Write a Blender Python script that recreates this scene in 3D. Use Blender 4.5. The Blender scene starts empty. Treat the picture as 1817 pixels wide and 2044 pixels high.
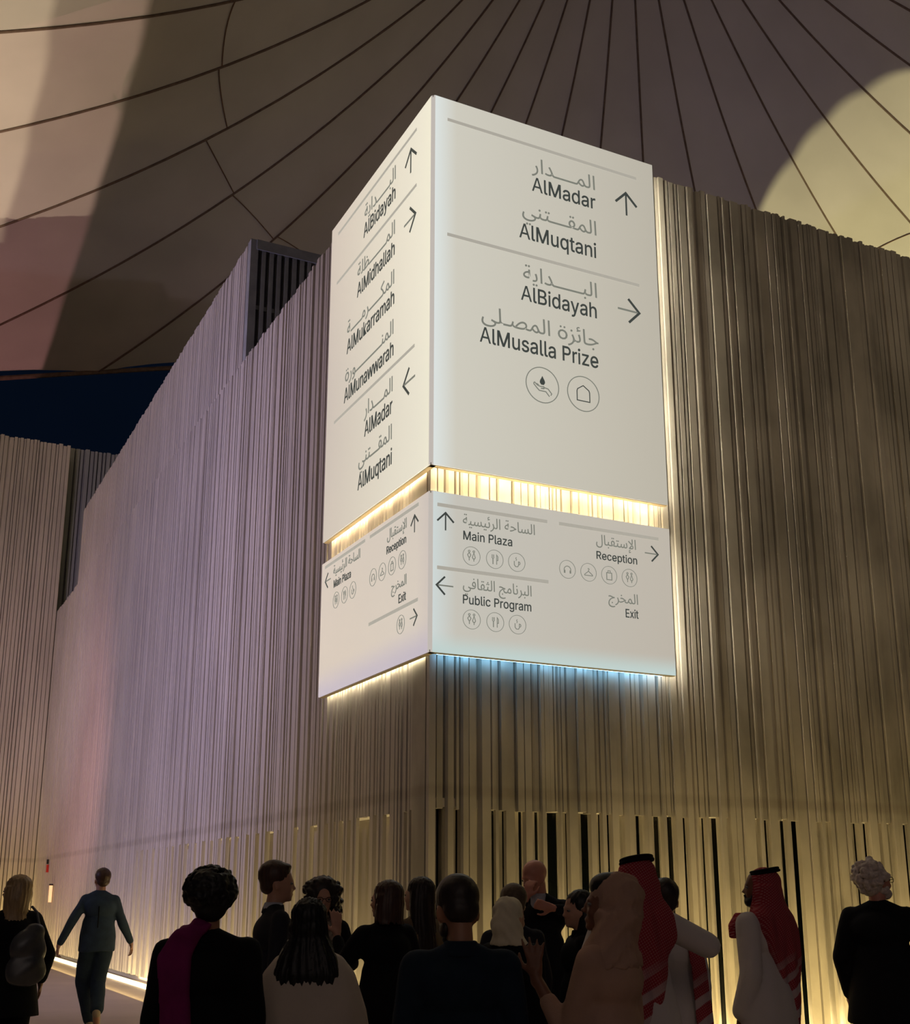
import bpy, bmesh, math, random, json
import numpy as np
from math import radians, sin, cos, pi, atan2, hypot
from mathutils import Vector, Matrix, noise

R = random.Random(7)
SC = bpy.context.scene
COL = SC.collection

# ------------------------------------------------------------------ camera
CAM = Vector((-4.67, -9.96, 1.55))
PITCH = radians(14.611)
HEAD = radians(26.565)            # heading, clockwise from +Y
cam = bpy.data.cameras.new('camera')
cam.sensor_fit = 'HORIZONTAL'; cam.sensor_width = 36.0
cam.lens = 36.0 * 2363.0 / 1817.0
cam.shift_x = (908.5 - 915.0) / 1817.0
cam.shift_y = (1169.0 - 1022.0) / 1817.0
cam.clip_end = 500
camo = bpy.data.objects.new('camera', cam); COL.objects.link(camo)
camo.location = CAM
camo.rotation_euler = (radians(90) + PITCH, 0, -HEAD)
SC.camera = camo

# ------------------------------------------------------------------ world
w = bpy.data.worlds.new('night_sky'); SC.world = w; w.use_nodes = True
nt = w.node_tree
bg = nt.nodes['Background']
tc = nt.nodes.new('ShaderNodeTexCoord'); nz = nt.nodes.new('ShaderNodeTexNoise')
nz.inputs['Scale'].default_value = 2.0; nz.inputs['Detail'].default_value = 4
rp = nt.nodes.new('ShaderNodeValToRGB')
rp.color_ramp.elements[0].position = .3; rp.color_ramp.elements[0].color = (.0006, .0018, .0048, 1)
rp.color_ramp.elements[1].position = .75; rp.color_ramp.elements[1].color = (.0018, .0042, .0105, 1)
nt.links.new(tc.outputs['Generated'], nz.inputs['Vector']); nt.links.new(nz.outputs['Fac'], rp.inputs['Fac'])
nt.links.new(rp.outputs['Color'], bg.inputs['Color']); bg.inputs['Strength'].default_value = 1.0

SC.view_settings.view_transform = 'Standard'; SC.view_settings.look = 'None'
SC.view_settings.exposure = 0.0; SC.view_settings.gamma = 1.0
SC.view_settings.use_curve_mapping = False
SC.cycles.max_bounces = 6; SC.cycles.diffuse_bounces = 3; SC.cycles.glossy_bounces = 2
SC.cycles.sample_clamp_indirect = 3.0

# ------------------------------------------------------------------ lamps
def aim(o, target):
    o.rotation_euler = (Vector(target) - o.location).to_track_quat('-Z', 'Y').to_euler()
def area(name, loc, target, sx, sy, power, color, spread=180):
    l = bpy.data.lights.new(name, 'AREA'); l.shape = 'RECTANGLE'; l.size = sx; l.size_y = sy
    l.energy = power; l.color = color; l.spread = radians(spread)
    o = bpy.data.objects.new(name, l); COL.objects.link(o); o.location = loc; aim(o, target); return o
def strip(name, p0, p1, direction, width, power, color, spread=180):
    """long area light between p0 and p1, shining along direction"""
    p0 = Vector(p0); p1 = Vector(p1); l = bpy.data.lights.new(name, 'AREA'); l.shape = 'RECTANGLE'
    l.size = (p1 - p0).length; l.size_y = width; l.energy = power; l.color = color; l.spread = radians(spread)
    z = -Vector(direction).normalized(); x = (p1 - p0).normalized(); y = z.cross(x).normalized(); z = x.cross(y)
    m = Matrix((x, y, z)).transposed().to_4x4(); m.translation = (p0 + p1) / 2
    o = bpy.data.objects.new(name, l); COL.objects.link(o); o.matrix_world = m; return o
def spot(name, loc, target, angle, power, color, blend=.6, radius=.15):
    l = bpy.data.lights.new(name, 'SPOT'); l.energy = power; l.color = color
    l.spot_size = radians(angle); l.spot_blend = blend; l.shadow_soft_size = radius
    o = bpy.data.objects.new(name, l); COL.objects.link(o); o.location = loc; aim(o, target); return o

YEL = (1.0, .74, .29)
# uplights on the ground along both walls
strip('uplight_left', (-.60, .4, .06), (-.60, 26.6, .06), (.85, 0, .65), .06, 130, YEL)
strip('recess_light_left', (.27, .5, .03), (.27, 13.4, .03), (.12, 0, 1), .08, 110, (1, .80, .38))
strip('recess_light_right', (.3, .34, .03), (15, .34, .03), (0, .12, 1), .08, 190, (1, .80, .38))
strip('uplight_right', (.3, -.60, .06), (13, -.60, .06), (0, .8, .70), .06, 170, YEL)
strip('uplight_far', (-9, 26.3, .06), (-.5, 26.3, .06), (0, .8, .75), .06, 170, YEL)
# spot washes; the right pair is an added frontal fill passing over the heads
spot('added_fill_right', (3.5, -8.5, 5.2), (4.6, .2, 7.3), 58, 270, (1.0, .80, .52), .7, .25)
spot('added_fill_right', (9.5, -8.5, 5.2), (10.5, .2, 7.3), 58, 250, (1.0, .80, .52), .7, .25)
spot('pink_wash', (-5.6, 16.5, 3.0), (0.1, 21.5, 5.2), 92, 720, (1.0, .50, .50), .9, .2)
spot('lilac_wash', (-13, 6.5, 4.5), (0.1, 12.0, 7.2), 88, 4500, (.70, .60, 1.0), .9, .15)
spot('warm_wash', (-8.5, 5.5, 5.0), (0.1, 4.0, 6.4), 80, 380, (1.0, .74, .70), 1, .2)
spot('far_wash', (-5, 17, 2.0), (-2.5, 27, 9.5), 80, 760, (.92, .82, 1.0), .8, .2)
# added soft fill above the roofs, unseen, brightens the dark canopy
area('canopy_fill', (15, 15, 10.4), (15, 15.01, 30), 22, 20, 225, (1.0, .82, .80))
area('canopy_fill', (24, 10, 10.4), (24, 10, 30), 8, 14, 260, (1.0, .82, .66))
# added very weak fill from high behind the camera
area('camera_fill', (-9, -22, 9), (-2, -2, 1.5), 10, 5, 170, (1.0, .80, .70))
'''added unseen lamps throw light up past flaps (built further down)'''

# ------------------------------------------------------------------ materials
def mat(name, col, rough=.8, noise_amt=.0, scale=8.0, metal=0.0, bump=0.0, bscale=60.0, stretch=None, spec=.3, emit=None, es=0.0):
    m = bpy.data.materials.new(name); m.use_nodes = True; t = m.node_tree; b = t.nodes['Principled BSDF']
    b.inputs['Base Color'].default_value = (*col, 1); b.inputs['Roughness'].default_value = rough
    b.inputs['Metallic'].default_value = metal; b.inputs['Specular IOR Level'].default_value = spec
    if noise_amt or bump:
        c = t.nodes.new('ShaderNodeTexCoord'); mp = t.nodes.new('ShaderNodeMapping')
        t.links.new(c.outputs['Object'], mp.inputs['Vector'])
        if stretch: mp.inputs['Scale'].default_value = stretch
    if noise_amt:
        n = t.nodes.new('ShaderNodeTexNoise'); n.inputs['Scale'].default_value = scale; n.inputs['Detail'].default_value = 4
        t.links.new(mp.outputs['Vector'], n.inputs['Vector'])
        r = t.nodes.new('ShaderNodeValToRGB'); r.color_ramp.elements[0].position = .3; r.color_ramp.elements[1].position = .7
        r.color_ramp.elements[0].color = (*[max(0, x * (1 - noise_amt)) for x in col], 1)
        r.color_ramp.elements[1].color = (*[min(1, x * (1 + noise_amt)) for x in col], 1)
        t.links.new(n.outputs['Fac'], r.inputs['Fac']); t.links.new(r.outputs['Color'], b.inputs['Base Color'])
    if bump:
        n2 = t.nodes.new('ShaderNodeTexNoise'); n2.inputs['Scale'].default_value = bscale; n2.inputs['Detail'].default_value = 3
        t.links.new(mp.outputs['Vector'], n2.inputs['Vector'])
        bp = t.nodes.new('ShaderNodeBump'); bp.inputs['Strength'].default_value = bump; bp.inputs['Distance'].default_value = .01
        t.links.new(n2.outputs['Fac'], bp.inputs['Height']); t.links.new(bp.outputs['Normal'], b.inputs['Normal'])
    if emit:
        b.inputs['Emission Color'].default_value = (*emit, 1); b.inputs['Emission Strength'].default_value = es
    return m

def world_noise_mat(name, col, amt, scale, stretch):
    """render-world noise so that one blotch crosses many slats"""
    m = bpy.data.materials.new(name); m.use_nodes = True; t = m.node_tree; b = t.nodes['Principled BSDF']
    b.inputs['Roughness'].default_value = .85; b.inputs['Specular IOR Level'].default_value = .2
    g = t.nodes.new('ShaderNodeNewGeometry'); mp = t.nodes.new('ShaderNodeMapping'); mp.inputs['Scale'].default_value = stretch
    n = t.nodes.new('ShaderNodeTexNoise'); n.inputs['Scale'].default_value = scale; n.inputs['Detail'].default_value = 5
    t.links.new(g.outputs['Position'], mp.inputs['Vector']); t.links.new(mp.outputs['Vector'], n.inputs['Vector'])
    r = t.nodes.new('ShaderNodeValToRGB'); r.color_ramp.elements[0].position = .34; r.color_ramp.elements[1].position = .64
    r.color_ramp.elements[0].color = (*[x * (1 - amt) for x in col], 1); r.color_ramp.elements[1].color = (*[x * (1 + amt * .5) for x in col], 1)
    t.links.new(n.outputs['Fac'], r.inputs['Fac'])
    # a run of damp stains just above the ledge at 2.45 m
    sp = t.nodes.new('ShaderNodeSeparateXYZ'); t.links.new(g.outputs['Position'], sp.inputs[0])
    mr = t.nodes.new('ShaderNodeMapRange'); mr.interpolation_type = 'SMOOTHSTEP'
    a = t.nodes.new('ShaderNodeMath'); a.operation = 'SUBTRACT'; a.inputs[1].default_value = 2.50
    ab = t.nodes.new('ShaderNodeMath'); ab.operation = 'ABSOLUTE'
    t.links.new(sp.outputs['Z'], a.inputs[0]); t.links.new(a.outputs[0], ab.inputs[0]); t.links.new(ab.outputs[0], mr.inputs['Value'])
    mr.inputs['From Min'].default_value = .02; mr.inputs['From Max'].default_value = .09
    mr.inputs['To Min'].default_value = .22; mr.inputs['To Max'].default_value = 0
    mx = t.nodes.new('ShaderNodeMix'); mx.data_type = 'RGBA'
    n3 = t.nodes.new('ShaderNodeTexNoise'); n3.inputs['Scale'].default_value = 2.2
    t.links.new(g.outputs['Position'], n3.inputs['Vector'])
    mu = t.nodes.new('ShaderNodeMath'); mu.operation = 'MULTIPLY'; t.links.new(mr.outputs[0], mu.inputs[0]); t.links.new(n3.outputs['Fac'], mu.inputs[1])
    mu2 = t.nodes.new('ShaderNodeMath'); mu2.operation = 'MULTIPLY'; mu2.inputs[1].default_value = 2.0; mu2.use_clamp = True
    t.links.new(mu.outputs[0], mu2.inputs[0])
    t.links.new(mu2.outputs[0], mx.inputs['Factor']); t.links.new(r.outputs['Color'], mx.inputs['A']); mx.inputs['B'].default_value = (.16, .12, .08, 1)
    t.links.new(mx.outputs['Result'], b.inputs['Base Color'])
    return m

M = {}
M['slat'] = world_noise_mat('cast_panel_right', (.47, .43, .37), .32, 1.5, (1, 1, .55))  # blotches paint the patchy light on this wall into the colour
M['slat_left'] = world_noise_mat('cast_panel_left', (.50, .455, .41), .10, .8, (1, 1, .6))
M['slat_far'] = world_noise_mat('cast_panel_far', (.50, .45, .38), .10, .8, (1, 1, .5))
M['slat_grey'] = mat('grey_slat', (.26, .27, .28), .7, .15, 4)
M['grey_back'] = mat('grey_recess', (.10, .10, .12), .9, .1, 4)
M['dark_glass'] = mat('dark_slot_glass', (.012, .016, .014), .15, .2, 3, spec=.5)
M['floor'] = mat('pale_paving', (.50, .42, .36), .55, .10, .7, bump=.15, bscale=30)
M['fabric'] = mat('canopy_fabric', (.56, .52, .48), .9, .07, .35, bump=.0)
M['seam'] = mat('canopy_seam', (.16, .11, .085), .9, .2, 5)
M['joint'] = mat('canopy_joint', (.19, .11, .075), .9, .2, 5)
M['roof'] = mat('roof_membrane', (.3, .29, .27), .9, .1, 2)
M['trim'] = mat('sign_frame_beige', (.50, .42, .28), .6, .05, 10)
M['led'] = mat('led_white', (.9, .9, .8), .5, emit=(1, .93, .66), es=26.0)
M['led_side'] = mat('led_side', (.9, .9, .8), .5, emit=(1, .93, .72), es=60.0)
M['led_floor'] = mat('led_floor_strip', (.9, .9, .8), .5, emit=(1, .86, .48), es=2.0)
M['led_warm'] = mat('led_warm', (.9, .9, .8), .5, emit=(1, .80, .48), es=50.0)
M['led_blue'] = mat('led_cool', (.9, .9, .9), .5, emit=(.22, .58, 1), es=15)
M['ink'] = mat('sign_ink_dark', (.035, .045, .042), .6, .1, 20, emit=(.045, .052, .048), es=1)
M['ink_mid'] = mat('sign_ink_grey', (.07, .08, .075), .6, .1, 20, emit=(.19, .195, .165), es=1)
M['ink_soft'] = mat('sign_ink_pale', (.2, .2, .18), .6, .1, 20, emit=(.39, .37, .32), es=1)
M['metal'] = mat('galvanised_metal', (.6, .6, .6), .35, .1, 20, metal=1)
M['black'] = mat('black_paint', (.012, .012, .013), .6, .2, 20)
M['red'] = mat('red_plastic', (.55, .03, .02), .5, .1, 10)

def sign_face(name, axis, a, b, ca, cb, cc, zlo=None, zcol=None):
    """backlit acrylic: brightness of the light box falls from the corner tubes towards the far side"""
    m = bpy.data.materials.new(name); m.use_nodes = True; t = m.node_tree; bs = t.nodes['Principled BSDF']
    bs.inputs['Base Color'].default_value = (.25, .25, .24, 1); bs.inputs['Roughness'].default_value = .35
    c = t.nodes.new('ShaderNodeTexCoord'); sp = t.nodes.new('ShaderNodeSeparateXYZ'); t.links.new(c.outputs['Object'], sp.inputs[0])
    mr = t.nodes.new('ShaderNodeMapRange'); mr.inputs['From Min'].default_value = a; mr.inputs['From Max'].default_value = b
    t.links.new(sp.outputs[axis], mr.inputs['Value'])
    r = t.nodes.new('ShaderNodeValToRGB'); e = r.color_ramp.elements
    e[0].position = 0; e[0].color = (*ca, 1); e[1].position = 1; e[1].color = (*cc, 1)
    k = e.new(.10); k.color = (*cb, 1)
    t.links.new(mr.outputs[0], r.inputs['Fac'])
    out = r.outputs['Color']
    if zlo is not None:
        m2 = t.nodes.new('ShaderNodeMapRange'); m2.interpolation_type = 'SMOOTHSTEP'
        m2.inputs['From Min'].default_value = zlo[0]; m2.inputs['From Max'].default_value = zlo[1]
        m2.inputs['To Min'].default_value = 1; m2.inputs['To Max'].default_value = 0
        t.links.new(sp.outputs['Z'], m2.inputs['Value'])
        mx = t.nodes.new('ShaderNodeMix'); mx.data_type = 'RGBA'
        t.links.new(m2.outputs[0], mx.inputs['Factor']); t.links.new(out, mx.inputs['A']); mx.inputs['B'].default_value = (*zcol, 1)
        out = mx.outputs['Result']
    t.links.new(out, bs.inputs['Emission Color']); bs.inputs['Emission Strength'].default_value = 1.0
    return m
M['face_right'] = sign_face('acrylic_right', 'X', 0.0, 2.9, (.72, .78, .77), (.60, .58, .50), (.46, .43, .36))
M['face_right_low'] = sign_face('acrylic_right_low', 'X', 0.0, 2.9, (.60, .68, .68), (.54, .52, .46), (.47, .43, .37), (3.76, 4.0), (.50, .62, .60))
M['face_left'] = sign_face('acrylic_left', 'Y', 0.0, 3.05, (.80, .77, .61), (.76, .72, .59), (.52, .46, .39))
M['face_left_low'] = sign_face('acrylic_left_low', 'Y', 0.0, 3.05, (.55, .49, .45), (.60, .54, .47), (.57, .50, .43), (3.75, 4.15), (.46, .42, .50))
M['corner'] = mat('corner_profile', (.3, .3, .32), .5, .05, 10, emit=(.50, .46, .42), es=1)

# ------------------------------------------------------------------ helpers
def link(o, parent=None):
    COL.objects.link(o)
    if parent: o.parent = parent
    return o
def props(o, label=None, cat=None, group=None, kind=None):
    if label: o['label'] = label
    if cat: o['category'] = cat
    if group: o['group'] = group
    if kind: o['kind'] = kind
    return o
def empty(name, loc=(0, 0, 0), **k):
    o = bpy.data.objects.new(name, None); o.empty_display_size = .2; o.location = loc; link(o); return props(o, **k)
def meshobj(name, verts, faces, m, parent=None, smooth=False):
    me = bpy.data.meshes.new(name); me.from_pydata([tuple(v) for v in verts], [], faces); me.update()
    if m: me.materials.append(m)
    if smooth: me.polygons.foreach_set('use_smooth', [True] * len(me.polygons))
    return link(bpy.data.objects.new(name, me), parent)
class MB:
    def __init__(s): s.v = []; s.f = []
    def add(s, v, f):
        n = len(s.v); s.v += [tuple(p) for p in v]; s.f += [tuple(i + n for i in q) for q in f]; return s
    def box(s, x0, x1, y0, y1, z0, z1):
        return s.add([(x0, y0, z0), (x1, y0, z0), (x1, y1, z0), (x0, y1, z0), (x0, y0, z1), (x1, y0, z1), (x1, y1, z1), (x0, y1, z1)],
                     [(0, 3, 2, 1), (4, 5, 6, 7), (0, 1, 5, 4), (1, 2, 6, 5), (2, 3, 7, 6), (3, 0, 4, 7)])
    def prism(s, pts, z0, z1):
        n = len(pts)
        return s.add([(x, y, z0) for x, y in pts] + [(x, y, z1) for x, y in pts],
                     [tuple(range(n))[::-1], tuple(range(n, 2 * n))] + [(i, (i + 1) % n, n + (i + 1) % n, n + i) for i in range(n)])
    def tube(s, pts, rad, seg=8, closed=False):
        P = [Vector(p) for p in pts]; n = len(P); base = len(s.v); prev = None
        rr = rad if isinstance(rad, (list, tuple)) else [rad] * n
        for i, p in enumerate(P):
            if closed: d = P[(i + 1) % n] - P[i - 1]
            else: d = P[min(i + 1, n - 1)] - P[max(i - 1, 0)]
            d.normalize()
            up = Vector((0, 0, 1)) if abs(d.z) < .9 else Vector((0, 1, 0))
            a = prev - d * prev.dot(d) if prev is not None else d.cross(up)
            if a.length < 1e-6: a = d.cross(up)
            a.normalize(); b = d.cross(a); prev = a
            for k in range(seg):
                t = 2 * pi * k / seg; s.v.append(tuple(p + (a * cos(t) + b * sin(t)) * rr[i]))
        m = n if closed else n - 1
        for i in range(m):
            for k in range(seg):
                j = (i + 1) % n
                s.f.append((base + i * seg + k, base + i * seg + (k + 1) % seg, base + j * seg + (k + 1) % seg, base + j * seg + k))
        if not closed:
            s.f.append(tuple(base + k for k in range(seg))[::-1]); s.f.append(tuple(base + (n - 1) * seg + k for k in range(seg)))
        return s
    def build(s, name, m, parent=None, smooth=False): return meshobj(name, s.v, s.f, m, parent, smooth)

# ------------------------------------------------------------------ floor
n = 24
mb = MB().box(-45, 45, -45, 60, -.2, 0)
fl = mb.build('floor', M['floor']); props(fl, 'pale pinkish beige paving in front of the ribbed walls', 'floor', kind='structure')

# ------------------------------------------------------------------ fluted walls
PROF = [[(0, 0), (.10, -1), (.95, -1), (1, 0)], [(0, 0), (.22, -1), (.97, -1), (1, 0)], [(0, 0), (.05, -1), (.80, -1), (1, 0)],
        [(0, 0), (.04, -1), (.96, -1), (1, 0)], [(0, 0), (.08, -.75), (.30, -1), (.93, -1), (1, 0)], [(0, 0), (.08, -.5), (.40, -1), (.94, -1), (1, 0)]]
SLATM = {}
def slat_mesh(k, mname):
    key = (k, mname)
    if key not in SLATM:
        mb = MB().prism(PROF[k], 0, 1)
        me = bpy.data.meshes.new('slat'); me.from_pydata(mb.v, [], mb.f); me.update(); me.materials.append(M[mname]); SLATM[key] = me
    return SLATM[key]
def slat(parent, axis, a, b, base, depth, z0, z1, mname, k=None):
    """axis 'x': runs on a wall facing -Y; axis 'y': on a wall facing -X.  a..b along the wall, base = backing plane"""
    k = R.randrange(len(PROF)) if k is None else k
    o = bpy.data.objects.new('slat', slat_mesh(k, mname)); link(o, parent)
    if axis == 'x':
        o.location = (a, base, z0); o.scale = (b - a, depth, z1 - z0)
    else:
        o.rotation_euler = (0, 0, -pi / 2)      # local +x -> -Y, local -y -> -X
        o.location = (base, b, z0); o.scale = (b - a, depth, z1 - z0)
    return o

REC_R = [(0.18, 0.27), (0.38, 0.43), (0.77, 0.82), (0.87, 0.93), (1.06, 1.14), (1.24, 1.32), (1.37, 1.54), (1.58, 1.64), (1.76, 1.89), (1.97, 2.03), (2.09, 2.14), (2.23, 2.3), (2.42, 2.55), (2.64, 2.77), (2.82, 2.93), (3.02, 3.09), (3.25, 3.33), (3.38, 3.5), (3.6, 3.65), (4.0, 4.05), (4.1, 4.18), (4.31, 4.42), (4.48, 4.6), (4.85, 4.91), (4.97, 5.07), (5.36, 5.47), (5.52, 5.62), (5.77, 5.82), (5.9, 5.99)]
SLOT_R = [(0.18, 0.22), (0.38, 0.42), (0.765, 0.78), (0.88, 0.93), (1.06, 1.08), (1.24, 1.25), (1.38, 1.48), (1.59, 1.605), (1.77, 1.85), (1.975, 1.985), (2.08, 2.1), (2.43, 2.46), (2.65, 2.7), (2.82, 2.87), (3.02, 3.07), (3.26, 3.28), (3.39, 3.45), (3.6, 3.615), (4.1, 4.13), (4.32, 4.36), (4.48, 4.54), (5.38, 5.4), (5.53, 5.58)]
x = 6.15
while x < 28:
    w_ = R.uniform(.07, .14); REC_R.append((x, x + w_))
    if R.random() < .6: SLOT_R.append((x, x + w_ * R.uniform(.2, .6)))
    x += w_ + R.uniform(.08, .3)
REC_L = [(0.57, 0.67), (0.77, 0.83), (1.17, 1.34), (1.47, 1.56), (1.68, 2.08), (2.2, 2.3), (2.45, 2.58), (2.7, 2.75), (2.91, 3.01), (3.28, 3.51), (3.9, 4.1), (4.65, 4.71), (4.91, 5.18), (5.46, 5.63), (5.93, 6.08)]
y = 6.4
while y < 13.2:
    w_ = R.uniform(.10, .26); REC_L.append((y, y + w_)); y += w_ + R.uniform(.14, .34)

TOP = 9.92
def fill(lo, hi, wmin, wmax, rng):
    out = []; a = lo
    while a < hi - 1e-4:
        b = a + rng.uniform(wmin, wmax)
        if hi - b < wmin * .7: b = hi
        out.append((a, b)); a = b
    return out

# ---- right wall
wr = empty('wall_right', label='brown lit right hand wall of irregular upright ribs, dark slots at the foot', cat='wall', kind='structure')
mb = MB().box(.25, 28.8, .262, .60, 2.42, TOP - .12)
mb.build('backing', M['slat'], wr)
mb = MB().box(.20, 28.8, .55, .60, 0, 2.42); mb.build('dark_glass', M['dark_glass'], wr)
# foot of the wall: recessed backing pieces between the dark slots
SL = sorted((a + (a + 4.67) * .0216, max(b, a + .022) + (b + 4.67) * .0216 + .012) for a, b in SLOT_R); cur = .20
for s0, s1 in SL + [(28.8, 28.8)]:
    if s0 - cur > .005 and cur < 16:
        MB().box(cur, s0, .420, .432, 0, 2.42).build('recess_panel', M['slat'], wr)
    cur = s1
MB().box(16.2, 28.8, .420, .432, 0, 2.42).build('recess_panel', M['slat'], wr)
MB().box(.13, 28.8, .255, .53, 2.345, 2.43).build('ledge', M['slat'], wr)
segs = []; cur = .13
for a, b in sorted(REC_R):
    if a > cur: segs += [(p, q, False) for p, q in fill(cur, a, .075, .145, R)]
    segs += [(p, q, True) for p, q in (fill(a, b, .05, .10, R) if b - a > .1 else [(a, b)])]
    cur = b
nsl = 0
for a, b, r in segs:
    if nsl >= 285: break
    d = R.choice([.045, .055, .06, .065, .07, .075]) + R.uniform(-.004, .004)
    z0 = 2.335 + R.uniform(-.012, .006) if r else 0.02
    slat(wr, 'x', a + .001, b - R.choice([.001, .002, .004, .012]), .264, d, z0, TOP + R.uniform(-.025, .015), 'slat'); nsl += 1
    last = b
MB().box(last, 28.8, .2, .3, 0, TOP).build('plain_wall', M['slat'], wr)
MB().box(.105, .135, .30, .60, 0, TOP).build('corner_return', M['slat'], wr)

# ---- left wall
wl = empty('wall_left', label='long lilac lit left hand wall of fine upright ribs', cat='wall', kind='structure')
MB().box(.162, .50, .30, 27.6, 2.42, TOP - .12).build('backing', M['slat_left'], wl)
MB().box(.37, .42, .30, 27.6, 0, 2.42).build('recess_panel', M['slat_left'], wl)
MB().box(.157, .40, .22, 27.6, 2.345, 2.43).build('ledge', M['slat_left'], wl)
segs = []; cur = .20
for a, b in sorted(REC_L):
    if a > cur: segs += [(p, q, False) for p, q in fill(cur, a, .055, .11, R)]
    segs += [(p, q, True) for p, q in fill(a, b, .05, .11, R)]
    cur = b
segs += [(p, q, False) for p, q in fill(cur, 27.6, .075, .15, R)]
for a, b, r in segs:
    d = R.choice([.035, .045, .05, .055, .06]) + R.uniform(-.004, .004)
    z0 = 2.335 + R.uniform(-.012, .006) if r else .14
    slat(wl, 'y', a + R.choice([.001, .003, .008]), b - .001, .164, d, z0, TOP + R.uniform(-.02, .015), 'slat_left')
print('left slats', len(segs), 'right', nsl)
MB().prism([(.10, .20), (.17, .20), (.17, .26), (.10, .26)], 0.02, TOP).build('corner_post', M['slat_left'], wl)

# ---- upper block standing on the roof
wu = empty('wall_upper', label='taller ribbed block rising above the left wall, grey slatted end face', cat='wall', kind='structure')
MB().box(.26, 14, 7.78, 24.0, TOP - .2, 12.25).build('core', M['slat_left'], wu)
for a, b in fill(7.72, 24.05, .085, .13, R):
    slat(wu, 'y', a + .002, b - .006, .26, R.uniform(.045, .06), TOP - .1, 12.28 + R.uniform(-.02, .02), 'slat_left')
MB().box(.24, 14, 7.74, 7.78, TOP - .2, 12.2).build('grey_recess', M['grey_back'], wu)
MB().box(.20, .33, 7.60, 7.78, TOP - .2, 12.28).build('grey_post', M['slat_grey'], wu)
for k in range(48):
    a = .40 + k * .135
    MB().box(a, a + R.uniform(.05, .08), 7.60, 7.72, TOP - .2, 12.12).build('grey_slat', M['slat_grey'], wu)
MB().box(.3, 14, 7.58, 7.76, 12.10, 12.28).build('top_rail', M['slat_grey'], wu)
MB().box(.3, 14, 7.66, 7.76, 11.02, 11.10).build('middle_rail', M['slat_grey'], wu)

# ---- roof of the block and its hidden faces
MB().box(.45, 28.8, .55, 27.6, TOP - .3, TOP - .14).build('roof', M['roof'])
props(bpy.data.objects['roof'], 'flat roof of the ribbed block behind the lit sign', 'roof', kind='structure')
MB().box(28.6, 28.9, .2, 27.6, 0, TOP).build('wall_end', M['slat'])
props(bpy.data.objects['wall_end'], 'far end wall of the ribbed block out of sight', 'wall', kind='structure')

# ---- far block on the left
wf = empty('wall_far', label='tall pale ribbed wall at the left edge facing the crowd', cat='wall', kind='structure')
MB().box(-14, .10, 27.08, 27.6, 0, 15.2).build('backing', M['slat_far'], wf)
for a, b in fill(-6.5, .09, .07, .15, R):
    slat(wf, 'x', a + .002, b - .006, 27.08, R.uniform(.04, .09), .1, 15.3 + R.uniform(-.03, .03), 'slat_far')
MB().box(-14, -6.5, 27.0, 27.08, 0, 15.3).build('plain_wall', M['slat_far'], wf)
MB().box(-.04, 6, 27.75, 28.1, 0, 15.5).build('recessed_backing', M['grey_back'], wf)
for a, b in fill(-.02, 4.5, .10, .20, R):
    slat(wf, 'x', a + .002, b - .02, 27.75, R.uniform(.05, .10), .1, 15.5 + R.uniform(-.02, .02), 'slat_grey')

# ---- light strips at the foot of the walls
def ledstrip(name, lab, x0, x1, y0, y1):
    mb = MB().box(x0, x1, y0, y1, 0, .07); o = mb.build(name, M['led_floor']); props(o, lab, 'light strip', group=None)
ledstrip('light_strip', 'glowing light strip on the floor along the foot of the long left wall', .01, .06, .5, 26.9)
ledstrip('light_strip', 'glowing light strip along the foot of the right hand wall behind the crowd', .6, 14, .10, .155)

# ---- small red call point and lamp on the left wall
cp = empty('call_point', (.09, 24.3, 2.12), label='small red alarm box with strobe on the far end of the left wall', cat='alarm')
MB().box(-.03, .02, -.07, .07, 0, .20).build('box', M['red'], cp)
MB().box(-.035, .01, -.045, .045, .22, .34).build('strobe', M['black'], cp)
lb = empty('wall_lantern', (.06, 23.1, 1.35), label='small orange glowing lantern low on the far left wall', cat='lamp')
MB().prism([(-.05, -.05), (.02, -.05), (.02, .05), (-.05, .05)], 0, .42).build('glass', mat('lantern_glow', (.9, .6, .3), .5, emit=(1, .55, .28), es=.9), lb)
MB().box(-.06, .03, -.06, .06, .42, .46).build('cap', M['black'], lb)

# ------------------------------------------------------------------ tent canopy
AX = (17.97, 20.56)
CO = [-1.34362988e-03, 6.65445016e-02, -1.42228570e+00, 2.35267620e+01]
def zr(r):
    q = min(r, 30) / 1.9
    z = (((CO[0] * q + CO[1]) * q + CO[2]) * q + CO[3] - 1.55) * 1.9 + 1.55
    return z - max(0, r - 30) * .25
NG = 29; PH0 = radians(52.93); DL = radians(12.5)
def rmax(ph):
    c, s = cos(ph), sin(ph); r = 60
    if c < 0: r = min(r, (AX[0] + 14) / -c)
    if c > 0: r = min(r, (45 - AX[0]) / c)
    if s < 0: r = min(r, (AX[1] + 8) / -s)
    nx, ny = .069, .9976          # far edge cable
    d = nx * c + ny * s
    if d > .02: r = min(r, (40.33 - nx * AX[0] - ny * AX[1]) / d)
    return r
ce = empty('ceiling', label='pale fabric tent canopy of radiating gores high overhead', cat='canopy', kind='structure')
JR = {}
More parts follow.
